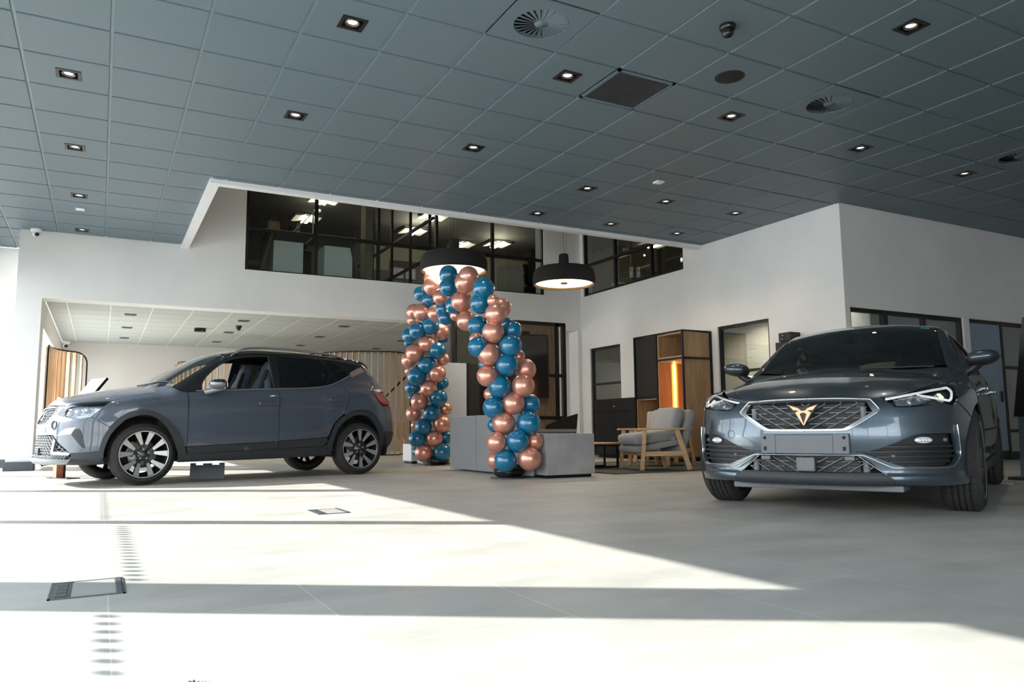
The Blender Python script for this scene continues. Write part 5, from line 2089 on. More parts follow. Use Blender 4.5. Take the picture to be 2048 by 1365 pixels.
# ================================================================== grey-blue hatchback, side on at the left
M['tyre'] = mat('tyre_rubber', (0.026, 0.0255, 0.024), .8, var=.2, scale=30, bump=.2, bscale=250)
M['tyre_cut'] = mat('tyre_groove', (0.006, 0.006, 0.006), .9)
M['rim_dk'] = mat('graphite_alloy', (0.06, 0.065, 0.07), .3, .8, coat=.4)
M['rim_face'] = mat('machined_alloy', (0.62, 0.63, 0.65), .28, .9)
M['disc'] = mat('brake_disc_steel', (0.28, 0.27, 0.26), .4, .9)
M['clad'] = mat('dark_grey_cladding', (0.020, 0.024, 0.028), .55, var=.06, scale=60, bump=.15, bscale=700)
M['chrome'] = mat('bright_chrome', (0.80, 0.81, 0.82), .10, 1.0, var=.02)
M['satin'] = mat('satin_silver_trim', (0.28, 0.30, 0.31), .38, .6, var=.02)
M['paint_h'] = car_paint('grey_blue_paint', (0.042, 0.056, 0.080), (0.056, 0.072, 0.100), rough=.42, metal=.08)
M['paint_in'] = mat('body_inner', (0.012, 0.012, 0.013), .8)
M['roof_bk'] = mat('gloss_black_roof', (0.006, 0.006, 0.007), .15, var=.05, coat=1.0)
M['screen_gl'] = glass('windscreen_glass', (0.60, 0.70, 0.66), .16)
M['tint_gl'] = glass('dark_tinted_glass', (0.045, 0.055, 0.055), .16)
M['lamp_gl'] = glass('headlamp_cover', (0.92, 0.95, 0.97), .14)
M['lamp_in'] = mat('headlamp_silver_reflector', (0.52, 0.55, 0.58), .22, .85)
M['lamp_dk'] = mat('headlamp_dark_bezel', (0.03, 0.033, 0.037), .3, .4)
M['lens'] = mat('clear_lamp_lens', (0.85, 0.88, 0.92), .08, .3, coat=1)
M['red_l'] = mat('red_tail_lens', (0.30, 0.008, 0.012), .12, coat=1.0, var=.2, scale=30)
M['seat_dk'] = mat('black_seat_cloth', (0.022, 0.024, 0.028), .9, var=.2, scale=40)
M['seat_lt'] = mat('slate_blue_seat_trim', (0.09, 0.12, 0.16), .7, var=.1)
M['rose_trim'] = mat('rose_gold_decal', (0.42, 0.28, 0.27), .35, .5)
M['mid_gr'] = mat('mid_grey_plastic', (0.10, 0.11, 0.12), .5)
M['mesh_gr'] = mat('satin_grille_mesh', (0.24, 0.25, 0.27), .35, .6, var=.02)
M['mirror_gl'] = mat('mirror_glass', (.7, .72, .74), .02, 1.0, var=.01)

hb = empty('car', (-0.574468, 9.667682, 0), 0.214424, label='grey-blue compact hatchback with black roof parked side on at the left', category='car', group='cars on display')
HB = Car(hatchback(), hb)
pan = HB.panel
PH = [M['paint_h'], M['paint_in']]
HL = [(0.412, 0.753), (0.481, 0.783), (0.559, 0.831), (0.718, 0.863), (0.904, 0.877), (1.017, 0.878), (0.938, 0.8), (0.864, 0.732), (0.78, 0.71), (0.677, 0.715), (0.516, 0.74)]
hood_front = [('t', .095, 0), ('t', .100, .15), ('t', .108, .30), ('t', .127, .40), ('t', .158, .50)]
hood_side = [('c', .488, .800), ('c', .559, .838), ('c', .718, .870), ('c', .904, .884), ('c', 1.020, .885)]
seam = [('t', .71, .745), ('t', .96, .715), ('t', 1.075, .692), ('t', 1.135, .672)]
pan('bonnet', 'top', hood_front + hood_side + seam + [('t', 1.02, .47), ('t', .93, .25), ('t', .905, 0)], PH, sym=True, inner=True)
# wing
arc_out = [(1.236, .400), (1.222, .45), (1.165, .56), (1.035, .703), (.925, .768), (.80, .795), (.669, .768), (.569, .697), (.496, .616)]
fend = pan('front_wing', 'cyl', [('c', 1.026, .878)] + [('t', .71, .749), ('t', .96, .719), ('t', 1.075, .696), ('t', 1.135, .676)] + [('s', 1.20, 1.00), ('s', 1.258, .995), ('s', 1.262, .70), ('s', 1.255, .400)] + [('s', a, b) for a, b in arc_out] + [('c', .869, .726), ('c', .947, .80)], PH, mirror=True, inner=True)
# bumper skin with its openings
UG = [(0, .826), (.20, .826), (.352, .824), (.372, .775), (.352, .735), (.268, .655), (.24, .648), (0, .646)]
bump_poly = [('t', .089, 0), ('t', .094, .15), ('t', .102, .30), ('t', .121, .40), ('t', .150, .50), ('c', .478, .790), ('c', .406, .751), ('c', .516, .733), ('c', .677, .708), ('c', .78, .703), ('c', .866, .722),
             ('s', .492, .612), ('s', .455, .52), ('s', .425, .43), ('s', .412, .372), ('c', .86, .360), ('c', .717, .355), ('c', .66, .395), ('c', .57, .455), ('c', .515, .500), ('c', .46, .535), ('c', .2, .535), ('c', 0, .535)]
fog_h = [(.463 + .042 * math.cos(a), .638 + .050 * math.sin(a)) for a in [2 * PI * k / 16 for k in range(16)]]
fb = pan('front_bumper', 'cyl', bump_poly, PH, sym=True, holes=[{'sym': UG}, fog_h, [(-a, b) for a, b in fog_h]], res=.03, step=.02)
HB.bead('bumper_seam', 'cyl', [('c', .869, .724), ('s', .495, .614)], .0012, M['dark'], off=-.001, parent=fb)


def wave_grille(car, par, view, u0, u1, z0, z1, rows, amp, period, off, r, m_, poly):
    """rows of chrome chevrons lying behind the skin, kept inside the opening"""
    mb = MB()
    poly = np.array(poly)
    for k in range(rows):
        z = z0 + (k + .5) * (z1 - z0) / rows
        n = int((u1 - u0) / period * 2)
        pts = []
        for i in range(n + 1):
            u = u0 + (u1 - u0) * i / n
            zz = z + (amp if (i + k) % 2 else -amp)
            pts.append((u, zz))
        P = smooth_poly(pts, False, .012, 200)
        keep = inside(poly, P)
        Q = car.b.solve(view, P)
        Q = Q + car.b.n(Q) * off
        run = []
        for q, kk in zip(Q, keep):
            if kk:
                run.append(q)
            else:
                if len(run) > 2:
                    mb.tube(run, r, 5)
                run = []
        if len(run) > 2:
            mb.tube(run, r, 5)
    return mb.build('mesh', m_, par)


ug = pan('upper_grille', 'cyl', UG, M['dark'], sym=True, off=-.035, th=.0)
full = UG + [(-a, b) for a, b in UG[::-1]]
wave_grille(HB, ug, 'cyl', -.40, .40, .655, .825, 6, .008, .075, -.012, .0030, M['mesh_gr'], full)
HB.bead('grille_frame', 'cyl', UG, .008, M['chrome'], off=.001, closed=True, sym=True, parent=ug)
# emblem: chrome S in two strokes
mb = MB()
for pts in ([(.032, .778), (-.010, .783), (-.030, .765), (-.030, .750), (.030, .738)], [(-.032, .700), (.010, .695), (.030, .712), (.030, .728), (-.030, .742)]):
    P = smooth_poly(pts, False, .006, 200)
    Q = HB.b.solve('cyl', P)
    mb.tube(Q + HB.b.n(Q) * .012, .0085, 6)
mb.build('emblem', M['chrome'], ug)
# number plate recess with a clear protector
pan('number_plate', 'cyl', [(0, .560), (.255, .560), (.255, .622), (0, .622)], M['satin'], sym=True, off=.004, th=.006, corner=20)
# lower grille
LG = [(0, .532), (.46, .532), (.492, .495), (.478, .39), (.466, .306), (0, .306)]
lg = pan('lower_grille', 'cyl', LG, M['dark'], sym=True, off=-.030, th=0)
lfull = LG + [(-a, b) for a, b in LG[::-1]]
wave_grille(HB, lg, 'cyl', -.5, .5, .310, .53, 8, .009, .075, -.010, .0025, M['mesh_gr'], lfull)
MB().box((-.006, -.045, .315), (.02, .045, .40), 0, .006).build('radar_cover', M['clad'], lg)
SG = [(.534, .467), (.694, .363), (.505, .363)]
sg = pan('side_grille', 'cyl', SG, M['dark'], mirror=True, off=-.02, th=0)
for k, s_ in enumerate((1, -1)):
    sp_ = [(s_ * a, b) for a, b in SG]
    wave_grille(HB, sg[k], 'cyl', min(s_ * .5, s_ * .7), max(s_ * .5, s_ * .7), .36, .47, 4, .008, .07, -.004, .0032, M['mesh_gr'], sp_)
pan('silver_blade', 'cyl', [(.499, .500), (.533, .478), (.508, .370), (.687, .360), (.722, .352), (.708, .322), (.500, .330), (.462, .345)], M['satin'], mirror=True, off=.012, th=.03)
pan('bumper_vent', 'cyl', [(.500, .328), (.704, .320), (.694, .296), (.49, .302)], M['dark'], mirror=True, off=-.004, th=0)
ct = MB()
for s_ in (-1, 1):
    for u in (.53, .565, .60, .635, .67):
        Q = HB.b.solve('cyl', np.array([(s_ * u, .297), (s_ * (u + .012), .328)]))
        ct.beam(Q[0] + HB.b.n(Q)[0] * .004, Q[1] + HB.b.n(Q)[1] * .004, .006, .014)
ct.build('vent_fins', M['satin'], hb)
pan('front_lip', 'cyl', [('c', 0, .300), ('c', .30, .300), ('c', .489, .296), ('c', .742, .290), ('c', .70, .270), ('c', .35, .262), ('c', 0, .262)], M['satin'], sym=True, off=.035, th=.05)
pan('bumper_cladding', 'cyl', [('c', .717, .355), ('c', .86, .358), ('s', .412, .370), ('s', .455, .362), ('s', .445, .235), ('c', .80, .235), ('c', .60, .235), ('c', .0, .235), ('c', 0, .262), ('c', .35, .262), ('c', .70, .27), ('c', .735, .30)], M['clad'], off=.006, th=.02, mirror=True)
pan('sensor_panel', 'cyl', [(0.711, 0.54), (0.737, 0.584), (0.777, 0.602), (0.807, 0.561), (0.849, 0.401), (0.823, 0.406)], M['clad'], mirror=True, off=.003, th=.004)
pan('drl_recess', 'cyl', [(0.53, 0.526), (0.623, 0.593), (0.755, 0.617), (0.735, .590), (0.711, 0.545)], M['satin'], mirror=True, off=.002, th=.003)
# fog lamps
for k, s_ in enumerate((1, -1)):
    Q = HB.b.solve('cyl', np.array([(s_ * .463, .638)]))
    Nn = HB.b.n(Q)[0]
    q = Vector(Nn).to_track_quat('Z', 'Y').to_matrix().to_4x4()
    c = Vector(Q[0]) - Vector(Nn) * .02
    fo = MB().lathe([(.052, .024), (.046, .028), (.040, .018), (.038, .0), (.0001, .0)], c, 28, m=q).build('fog_lamp', M['mid_gr'], hb)
    MB().lathe([(.034, .004), (.030, .012), (.018, .018), (.0001, .020)], c, 24, m=q).build('lens', M['lens'], fo)
# headlamps
hl = pan('headlamp', 'cyl', HL, [M['lamp_in'], M['lamp_dk']], mirror=True, off=-.045, th=-.04, res=.03)
hg = pan('lamp_cover', 'cyl', HL, M['lamp_gl'], mirror=True, off=0.0, th=0, parent=hl)
pan('lamp_bezel', 'cyl', [(.478, .786), (.559, .834), (.718, .866), (.904, .880), (1.022, .881), (.97, .870), (.88, .866), (.74, .855), (.60, .818)], M['lamp_dk'], mirror=True, off=-.006, th=.02, parent=hl)
for k, s_ in enumerate((1, -1)):
    mb = MB()
    for (u, z, r_) in ((.60, .765, .030), (.70, .782, .034), (.80, .795, .034)):
        Q = HB.b.solve('cyl', np.array([(s_ * u, z)]))
        Nn = HB.b.n(Q)[0]
        mb.sphere(Vector(Q[0]) - Vector(Nn) * .035, r_, 16, 10)
    mb.build('projector_lens', M['lens'], hl[k])
    mb = MB()
    for dz in (0, .018, .036):
        P = smooth_poly([(s_ * .50, .745 + dz * .3), (s_ * .62, .735 + dz), (s_ * .76, .738 + dz), (s_ * .88, .775 + dz)], False, .02)
        Q = HB.b.solve('cyl', P)
        mb.tube(Q - HB.b.n(Q) * .02, .004, 6)
    mb.build('light_guide', M['satin'], hl[k])
# doors
archR = [(2.965, .464), (2.99, .55), (3.05, .66), (3.172, .750), (3.28, .795), (3.385, .806), (3.49, .795), (3.591, .750), (3.66, .68), (3.715, .598), (3.735, .534)]
dF = pan('front_door', 'side', [(1.267, .99), (1.44, 1.004), (1.62, 1.016), (2.0, 1.036), (2.303, 1.052), (2.300, .72), (2.302, .440), (1.8, .418), (1.26, .402), (1.268, .70)], PH, mirror=True, inner=True)
dR = pan('rear_door', 'side', [(2.309, 1.052), (2.6, 1.066), (2.83, 1.084), (2.98, 1.115), (3.12, 1.165), (3.17, 1.10), (3.222, 1.008), (3.215, .93), (3.175, .84), (3.145, .765), (3.04, .672), (2.978, .585), (2.945, .49), (2.932, .477), (2.308, .441), (2.306, .72)], PH, mirror=True, inner=True)
for pr_, pts in ((dF, [(2.00, .885), (2.05, .893), (2.20, .893), (2.285, .880), (2.285, .862), (2.20, .855), (2.05, .858)]), (dR, [(2.90, .945), (2.95, .953), (3.09, .953), (3.165, .940), (3.165, .922), (3.09, .915), (2.95, .918)])):
    for k, o_ in enumerate(pr_):
        s_ = (-1, 1)[k]
        x0, x1, zc = pts[1][0] - .01, pts[3][0] - .02, pts[2][1] - .018
        yb_ = float(HB.b.S(np.array((x0 + x1) / 2), np.array(zc)))
        mb = MB().box((x0, s_ * (yb_ + .026), zc - .016), (x1, s_ * (yb_ + .050), zc + .016), 0, .008)
        mb.box((x0 + .005, s_ * (yb_ - .01), zc - .012), (x0 + .03, s_ * (yb_ + .04), zc + .012), 0, .005)
        mb.box((x1 - .04, s_ * (yb_ - .01), zc - .012), (x1 - .005, s_ * (yb_ + .04), zc + .012), 0, .005)
        mb.build('door_handle', M['paint_h'], o_)
pan('door_cladding', 'side', [(1.258, .396), (1.8, .412), (2.302, .434), (2.302, .352), (1.27, .322)], M['clad'], mirror=True, off=.008, th=.02, parent=dF)
pan('door_cladding', 'side', [(2.308, .435), (2.925, .470), (2.93, .42), (2.88, .372), (2.308, .352)], M['clad'], mirror=True, off=.008, th=.02, parent=dR)
pan('sill', 'side', [(1.175, .330), (1.27, .318), (2.3, .348), (2.88, .368), (2.95, .41), (2.99, .42), (3.0, .26), (2.3, .238), (1.18, .232)], M['clad'], mirror=True, off=.004, th=.02)
# arch mouldings
ai = [(.452, .300), (.462, .40), (.518, .552), (.627, .679), (.70, .716), (.779, .738), (.86, .735), (.93, .710), (1.00, .655), (1.058, .586), (1.127, .452), (1.176, .317)]
ao = [(1.262, .322), (1.236, .400), (1.222, .45), (1.165, .56), (1.035, .703), (.925, .768), (.80, .795), (.669, .768), (.569, .697), (.463, .552), (.42, .42), (.412, .30)]
pan('arch_moulding', 'side', ai + ao, M['clad'], mirror=True, off=.014, th=.035)
ari = [(3.0, .30), (3.013, .418), (3.068, .586), (3.188, .694), (3.28, .735), (3.385, .748), (3.48, .728), (3.55, .682), (3.653, .55), (3.69, .43), (3.70, .30)]
aro = [(3.745, .30), (3.742, .45), (3.735, .534), (3.715, .598), (3.66, .68), (3.591, .750), (3.49, .795), (3.385, .806), (3.28, .795), (3.172, .750), (3.05, .66), (2.99, .55), (2.965, .464), (2.93, .42), (2.95, .30)]
pan('arch_moulding', 'side', ari + aro, M['clad'], mirror=True, off=.014, th=.035)
arch_liner('wheel_arch_liner', hb, .84, .33, .395, .84, .50, M['paint_in'])
arch_liner('wheel_arch_liner', hb, 3.406, .33, .395, .84, .50, M['paint_in'])
# rear quarter, rear bumper and tailgate
q0 = [('s', 3.128, 1.168), ('s', 3.20, 1.205), ('s', 3.30, 1.255), ('s', 3.325, 1.30), ('s', 3.50, 1.385), ('s', 3.55, 1.395)]
TL = [(.985, 1.032), (.80, 1.062), (.70, 1.062), (.62, 1.03), (.62, .93), (.768, .892), (.875, .882), (.93, .94)]
pan('rear_quarter', 'rcyl', q0 + [('s', 3.63, 1.28), ('s', 3.73, 1.15), ('r', .80, 1.075), ('r', .985, 1.042), ('r', .945, .94), ('r', .882, .868), ('r', .768, .880), ('r', .60, .91), ('r', .45, .91), ('r', .40, .70), ('r', .42, .545), ('r', .65, .545), ('s', 3.742, .536)]
    + [('s', a, b) for a, b in ((3.722, .60), (3.665, .685), (3.595, .757), (3.49, .802), (3.385, .812), (3.28, .801), (3.168, .755), (3.152, .765), (3.182, .84), (3.222, .93), (3.229, 1.008), (3.178, 1.10))], PH, mirror=True, inner=True)
pan('rose_gold_decal', 'rcyl', [('s', 3.325, 1.297), ('s', 3.49, 1.376), ('s', 3.535, 1.318), ('s', 3.315, 1.232)], M['rose_trim'], mirror=True, off=.002, th=.0, label='rose gold decal on the rear pillar')
tl = pan('tail_lamp', 'rcyl', TL, [M['red_l'], M['paint_in']], mirror=True, off=.010, th=.02)
pan('reflector_strip', 'rcyl', [(.99, 1.075), (.85, 1.090), (.73, 1.072), (.95, 1.050)], M['satin'], mirror=True, off=.004, th=.004)
pan('rear_bumper', 'rear', [('b', 0, .56), ('b', .46, .56), ('b', .55, .90), ('b', .55, .70), ('b', .5, .545), ('b', 0, .545)], PH, sym=True, inner=True)
pan('rear_bumper_cladding', 'rcyl', [('s', 3.745, .530), ('r', .65, .538), ('r', 0, .538), ('r', 0, .30), ('r', .5, .30), ('s', 3.72, .31), ('s', 3.70, .36), ('s', 3.74, .45)], M['clad'], mirror=True, off=.006, th=.02)
pan('tailgate', 'rear', [('b', 0, 1.06), ('b', .60, 1.06), ('b', .615, .92), ('b', .55, .90), ('b', .52, .56), ('b', 0, .56)], PH, sym=True)
pan('rear_window', 'rear', [('b', 0, 1.41), ('b', .50, 1.38), ('b', .58, 1.10), ('b', 0, 1.07)], M['tint_gl'], sym=True, th=0)
# black roof, pillars
roof_e = [('t', 1.80, .535), ('t', 2.0, .555), ('t', 2.3, .56), ('t', 2.8, .565), ('t', 3.2, .56), ('t', 3.5, .55)]
pan('roof', 'top', [('t', 1.665, 0), ('t', 1.69, .25), ('t', 1.74, .42)] + roof_e + [('t', 3.58, .45), ('t', 3.60, 0)], [M['roof_bk'], M['paint_in']], sym=True, inner=True)
sp = pan('rear_spoiler', 'top', [('t', 3.46, 0), ('t', 3.46, .50), ('t', 3.5, .58), ('t', 3.60, .60), ('t', 3.655, .55), ('t', 3.66, 0)], M['roof_bk'], sym=True, off=.016, th=.035)
DLO_F = [(1.425, 1.022), (1.437, 1.10), (1.50, 1.19), (1.621, 1.297), (1.72, 1.362), (1.812, 1.405), (1.965, 1.440), (2.104, 1.458), (2.27, 1.466), (2.262, 1.06), (1.8, 1.045)]
DLO_R = [(2.345, 1.068), (2.375, 1.455), (2.55, 1.458), (2.701, 1.456), (2.84, 1.448), (2.935, 1.435), (3.00, 1.30), (3.075, 1.172), (2.98, 1.132), (2.848, 1.107), (2.6, 1.085)]
DLO_Q = [(2.985, 1.428), (3.10, 1.412), (3.19, 1.39), (3.24, 1.345), (3.285, 1.262), (3.20, 1.222), (3.11, 1.182), (3.04, 1.30)]
band = [('s', 1.20, 1.002), ('t', 1.14, .675), ('t', 1.20, .662), ('t', 1.40, .612), ('t', 1.60, .565), ('t', 1.74, .530)] + roof_e + [('s', 3.56, 1.40), ('s', 3.50, 1.391), ('s', 3.322, 1.306), ('s', 3.295, 1.258), ('s', 3.20, 1.211), ('s', 3.12, 1.171), ('s', 2.98, 1.121), ('s', 2.83, 1.090), ('s', 2.6, 1.072), ('s', 2.3, 1.058), ('s', 1.62, 1.022), ('s', 1.267, .996)]
bd = pan('window_surround', 'side', band, [M['roof_bk'], M['paint_in']], mirror=True, inner=True, holes=[DLO_F, DLO_R, DLO_Q], off=-.002, step=.025)
pan('rear_door_window', 'side', DLO_R, M['tint_gl'], mirror=True, off=-.006, th=0, parent=bd)
pan('quarter_window', 'side', DLO_Q, M['tint_gl'], mirror=True, off=-.006, th=0, parent=bd)
HB.bead('window_seal', 'side', DLO_F, .007, M['clad'], off=-.006, closed=True, mirror=True, parent=bd)
HB.bead('chrome_waistline', 'side', [(1.36, 1.008), (1.62, 1.021), (2.0, 1.040), (2.3, 1.056), (2.6, 1.070), (2.83, 1.088), (2.98, 1.119), (3.12, 1.169), (3.20, 1.209), (3.296, 1.256), (3.325, 1.302)], .0065, M['satin'], off=.004, mirror=True)
# windscreen
pan('windscreen', 'top', [('t', .885, 0), ('t', .91, .25), ('t', 1.00, .47), ('t', 1.13, .655), ('t', 1.20, .645), ('t', 1.40, .60), ('t', 1.60, .553), ('t', 1.73, .515), ('t', 1.735, .42), ('t', 1.685, .25), ('t', 1.66, 0)], M['screen_gl'], sym=True, th=0)
wp = MB()
Q = HB.line('top', [('t', .93, -.10), ('t', 1.08, .35), ('t', 1.16, .62)], .012)
wp.tube(Q, .009, 6)
wp.build('windscreen_wiper', M['clad'], hb)
# roof rails
for s_ in (-1, 1):
    pts = [(1.83, .555, 1.468), (1.90, .558, 1.510), (1.99, .560, 1.553), (2.2, .562, 1.574), (2.45, .565, 1.576), (2.7, .567, 1.568), (2.95, .567, 1.552), (3.15, .565, 1.530), (3.30, .560, 1.495), (3.37, .556, 1.462)]
    P = smooth_poly([np.array((a, s_ * b - s_ * .0, c - .012)) for a, b, c in pts], False, .05)
    MB().tube(P, [.010] * 2 + [.015] * (len(P) - 4) + [.010] * 2, 8).build('roof_rail', M['chrome'], hb)
# mirrors
for s_ in (-1, 1):
    side_mirror(hb, s_, (1.46, -.84, 1.00), (-.0, .06, -.03), (1.565, -.975, 1.075), (.25, .20, .12), M['satin'], M['roof_bk'], M['mirror_gl'])
# antenna
MB().box((3.25, -.02, 1.545), (3.37, .02, 1.60), 0, .012).build('antenna', M['roof_bk'], hb)
# interior and underside
mb = MB()
mb.box((.45, -.70, .24), (3.85, .70, .30))
mb.box((1.2, -.80, .30), (3.2, .80, .33))
mb.build('floor_pan', M['paint_in'], hb)
mb = MB().box((1.10, -.72, .88), (1.45, .72, 1.0), 0, .06)
mb.box((1.0, -.72, .5), (1.2, .72, .92))
mb.build('dashboard', M['seat_dk'], hb)
MB().box((3.15, -.70, .5), (3.25, .70, 1.02), 0, .03).build('parcel_shelf', M['seat_dk'], hb)
for s_ in (-1, 1):
    seat(hb, 1.70, s_ * .37, .46, M['seat_lt'], M['seat_dk'], hh=1.10)
for y in (-.42, 0, .42):
    seat(hb, 2.62, y, .50, M['seat_dk'], M['seat_dk'], w=.20, hh=.86)
q = Matrix.Translation((1.52, .37, .93)) @ Matrix.Rotation(math.radians(65), 4, 'Y')
pts = [q @ Vector((.17 * math.cos(a), .17 * math.sin(a), 0)) for a in [2 * PI * k / 28 for k in range(28)]]
sw = MB().tube(pts, .015, 8, closed=True)
sw.beam(q @ Vector((-.16, 0, 0)), q @ Vector((.16, 0, 0)), .05, .02)
sw.build('steering_wheel', M['seat_dk'], hb)
wm = dict(tyre=M['tyre'], rubber_dark=M['tyre_cut'], rim=M['rim_dk'], machined=M['rim_face'], disc=M['disc'], caliper=M['lampring'])
for (x, s_, r_) in ((.84, -1, .32), (3.406, -1, .05), (.84, 1, 0), (3.406, 1, .2)):
    wm['rot'] = r_
    tyre_and_rim(hb, x, s_ * .745, s_, .326, .215, .250, 'twin', wm)
ax = MB().tube([(.84, -.6, .33), (.84, .6, .33)], .04, 8)
ax.tube([(3.406, -.6, .33), (3.406, .6, .33)], .04, 8)
ax.build('axles', M['paint_in'], hb)
# ================================================================== dark grey sporty hatchback facing the camera at the right
M['paint_l'] = car_paint('magnetic_grey_paint', (0.045, 0.066, 0.086), (0.085, 0.118, 0.145), rough=.30, metal=.75)
M['bump_bk'] = mat('black_grained_plastic', (0.010, 0.011, 0.012), .5, var=.1, scale=90, bump=.12, bscale=900)
M['dk_chrome'] = mat('dark_aluminium_trim', (0.34, 0.36, 0.38), .22, .95, var=.02)
M['copper'] = mat('copper_badge', (0.80, 0.36, 0.20), .38, .55, var=.03)
M['plinth'] = mat('grey_plate_holder', (0.12, 0.13, 0.145), .5, var=.03)
M['led_wh'] = mat('lit_led_module', (.9, .9, .7), .3, emis=(1, .95, .6), estr=.8)
M['guide'] = mat('white_light_guide', (0.62, 0.64, 0.66), .25, var=.03, emis=(.95, .98, 1), estr=.55)
M['rad'] = mat('radiator_fins', (0.07, 0.07, 0.07), .45, .6)

lc = empty('car', (3.850866, 3.356508, 0), 0.476489, label='dark slate grey hatchback with copper badge facing the camera at the right', category='car', group='cars on display')
LC = Car(sporty(), lc)
pan = LC.panel
PL = [M['paint_l'], M['paint_in']]
LAMP = [(0.475, 0.722), (0.56, .738), (0.654, 0.755), (0.883, 0.797), (1.078, 0.822), (1.119, 0.813), (1.031, 0.755), (0.937, 0.68), (0.851, 0.688), (0.72, .676), (0.621, 0.668), (0.532, 0.669)]
hood_l = [('t', .100, 0), ('t', .108, .15), ('t', .116, .25), ('t', .125, .36), ('t', .150, .41), ('c', .478, .731), ('c', .56, .744), ('c', .654, .761), ('c', .883, .803), ('c', 1.078, .828), ('c', 1.130, .823),
          ('t', .80, .775), ('t', 1.0, .770), ('t', 1.225, .750), ('t', 1.36, .720), ('t', 1.42, .695), ('t', 1.27, .465), ('t', 1.20, .25), ('t', 1.175, 0)]
pan('bonnet', 'top', hood_l, PL, sym=True, inner=True, res=.035)
AC, AR_ = (.870, .330), .372


def arcpts(cx, cz, r, a0, a1, n):
    return [('s', cx + r * math.cos(math.radians(a0 + (a1 - a0) * k / n)), cz + r * math.sin(math.radians(a0 + (a1 - a0) * k / n))) for k in range(n + 1)]


pan('front_wing', 'cyl', [('c', 1.136, .817), ('t', .80, .780), ('t', 1.0, .775), ('t', 1.12, .765), ('t', 1.19, .757), ('s', 1.20, .66), ('s', 1.205, .52)] + arcpts(.870, .330, .372, 28, 132, 9) + [('c', .99, .700), ('c', 1.036, .750)], PL, mirror=True, inner=True)
pan('wing_rear', 'side', [('t', 1.19, .757), ('t', 1.30, .738), ('t', 1.40, .706), ('s', 1.395, .925), ('s', 1.385, .70), ('s', 1.375, .30), ('s', 1.22, .27)] + arcpts(.870, .330, .372, 0, 28, 3) + [('s', 1.205, .52), ('s', 1.20, .66)], PL, mirror=True, inner=True)
GO = [(0, .7225), (.215, .7205), (.395, .712), (.444, .646), (.263, .533), (.225, .525), (0, .523)]
GI = [(0, .706), (.214, .704), (.371, .698), (.398, .638), (.236, .542), (.21, .537), (0, .535)]
LGL = [(0, .372), (.304, .370), (.437, .273), (0, .270)]
VEN = [(.285, .398), (.388, .408), (.50, .447), (.627, .497), (.75, .505), (.890, .505), (.905, .44), (.925, .372), (.844, .314), (.592, .314), (.539, .314), (.343, .384)]
bp_ = [('t', .094, 0), ('t', .102, .15), ('t', .110, .25), ('t', .119, .36), ('c', .424, .727), ('c', .468, .721), ('c', .528, .663), ('c', .621, .662), ('c', .72, .670), ('c', .851, .682), ('c', .94, .673), ('c', .985, .695)] + arcpts(.870, .330, .372, 134, 184, 5) + [
    ('s', .50, .245), ('c', .9, .242), ('c', .60, .237), ('c', .487, .237), ('c', .437, .262), ('c', 0, .262)]
fb = pan('front_bumper', 'cyl', bp_, PL, sym=True, holes=[{'sym': GO}, {'sym': LGL}, VEN, [(-a, b) for a, b in VEN]], res=.03, step=.02, inner=True)
gf = pan('grille_surround', 'cyl', GO, M['dk_chrome'], sym=True, holes=[{'sym': GI}], off=.004, th=.03, step=.02, res=.02)
LC.bead('chrome_edge', 'cyl', GO, .003, M['chrome'], off=.006, closed=True, sym=True, parent=gf)


M['lattice'] = mat('dark_grille_bars', (0.22, 0.23, 0.24), .25, .8)


def lattice(par, poly_half, z0, z1, rows, du, slope, off, r, m_, shift=0.0):
    mb = MB()
    full = np.array(poly_half + [(-a, b) for a, b in poly_half[::-1]])
    dz = (z1 - z0) / rows

    def seg(a, b):
        P = smooth_poly([a, b], False, .014, 200)
        k = inside(full, P)
        Q = LC.b.solve('cyl', P)
        Q = Q + LC.b.n(Q) * off
        run = []
        for q, kk in list(zip(Q, k)) + [(None, False)]:
            if kk:
                run.append(q)
            else:
                if len(run) > 1:
                    mb.tube(run, r, 5)
                run = []
    for s_ in (-1, 1):
        for i in range(-6, 9):
            ub = shift + i * du
            seg((s_ * max(0.0, ub), z0 + max(0.0, -ub) * slope), (s_ * (ub + (z1 - z0) / slope), z1))
            for j in range(rows + 1):
                z = z0 + j * dz
                u = ub + (z - z0) / slope
                if u > 0.0 and (i + j) % 1 == 0:
                    seg((s_ * u, z), (s_ * max(0, u - du * .62), z))
    return mb.build('mesh', m_, par)


g1 = pan('upper_grille', 'cyl', GI, M['paint_in'], sym=True, off=-.075, th=0)
lattice(g1, GI, .537, .706, 5, .098, .56, -.012, .0032, M['lattice'], .03)
rad = MB()
for k in range(20):
    rad.box((.105, -.34, .54 + k * .0083), (.113, .34, .5435 + k * .0083))
rad.build('radiator', M['rad'], g1)
for s_ in (-1, 1):
    MB().tube([(.10, s_ * .33, .55), (.10, s_ * .33, .67)], .018, 12).build('pipe', M['plinth'], g1)
# badge
bdg = empty('badge', (.018, 0, 0))
bdg.parent = lc
bw, bt, bb = .084, .686, .562


def bxy(a, c):
    return (a * bw, (bt + bb) / 2 + c * (bt - bb) / 2)


def bprism(pts, d0, d1, m_, name):
    mb = MB()
    for s_ in (-1, 1):
        q = [bxy(s_ * a, c) for a, c in pts]
        mb.prism(q, lambda u, v, d: (d, u, v), d0, d1)
    return fix(mb.build(name, m_, bdg))


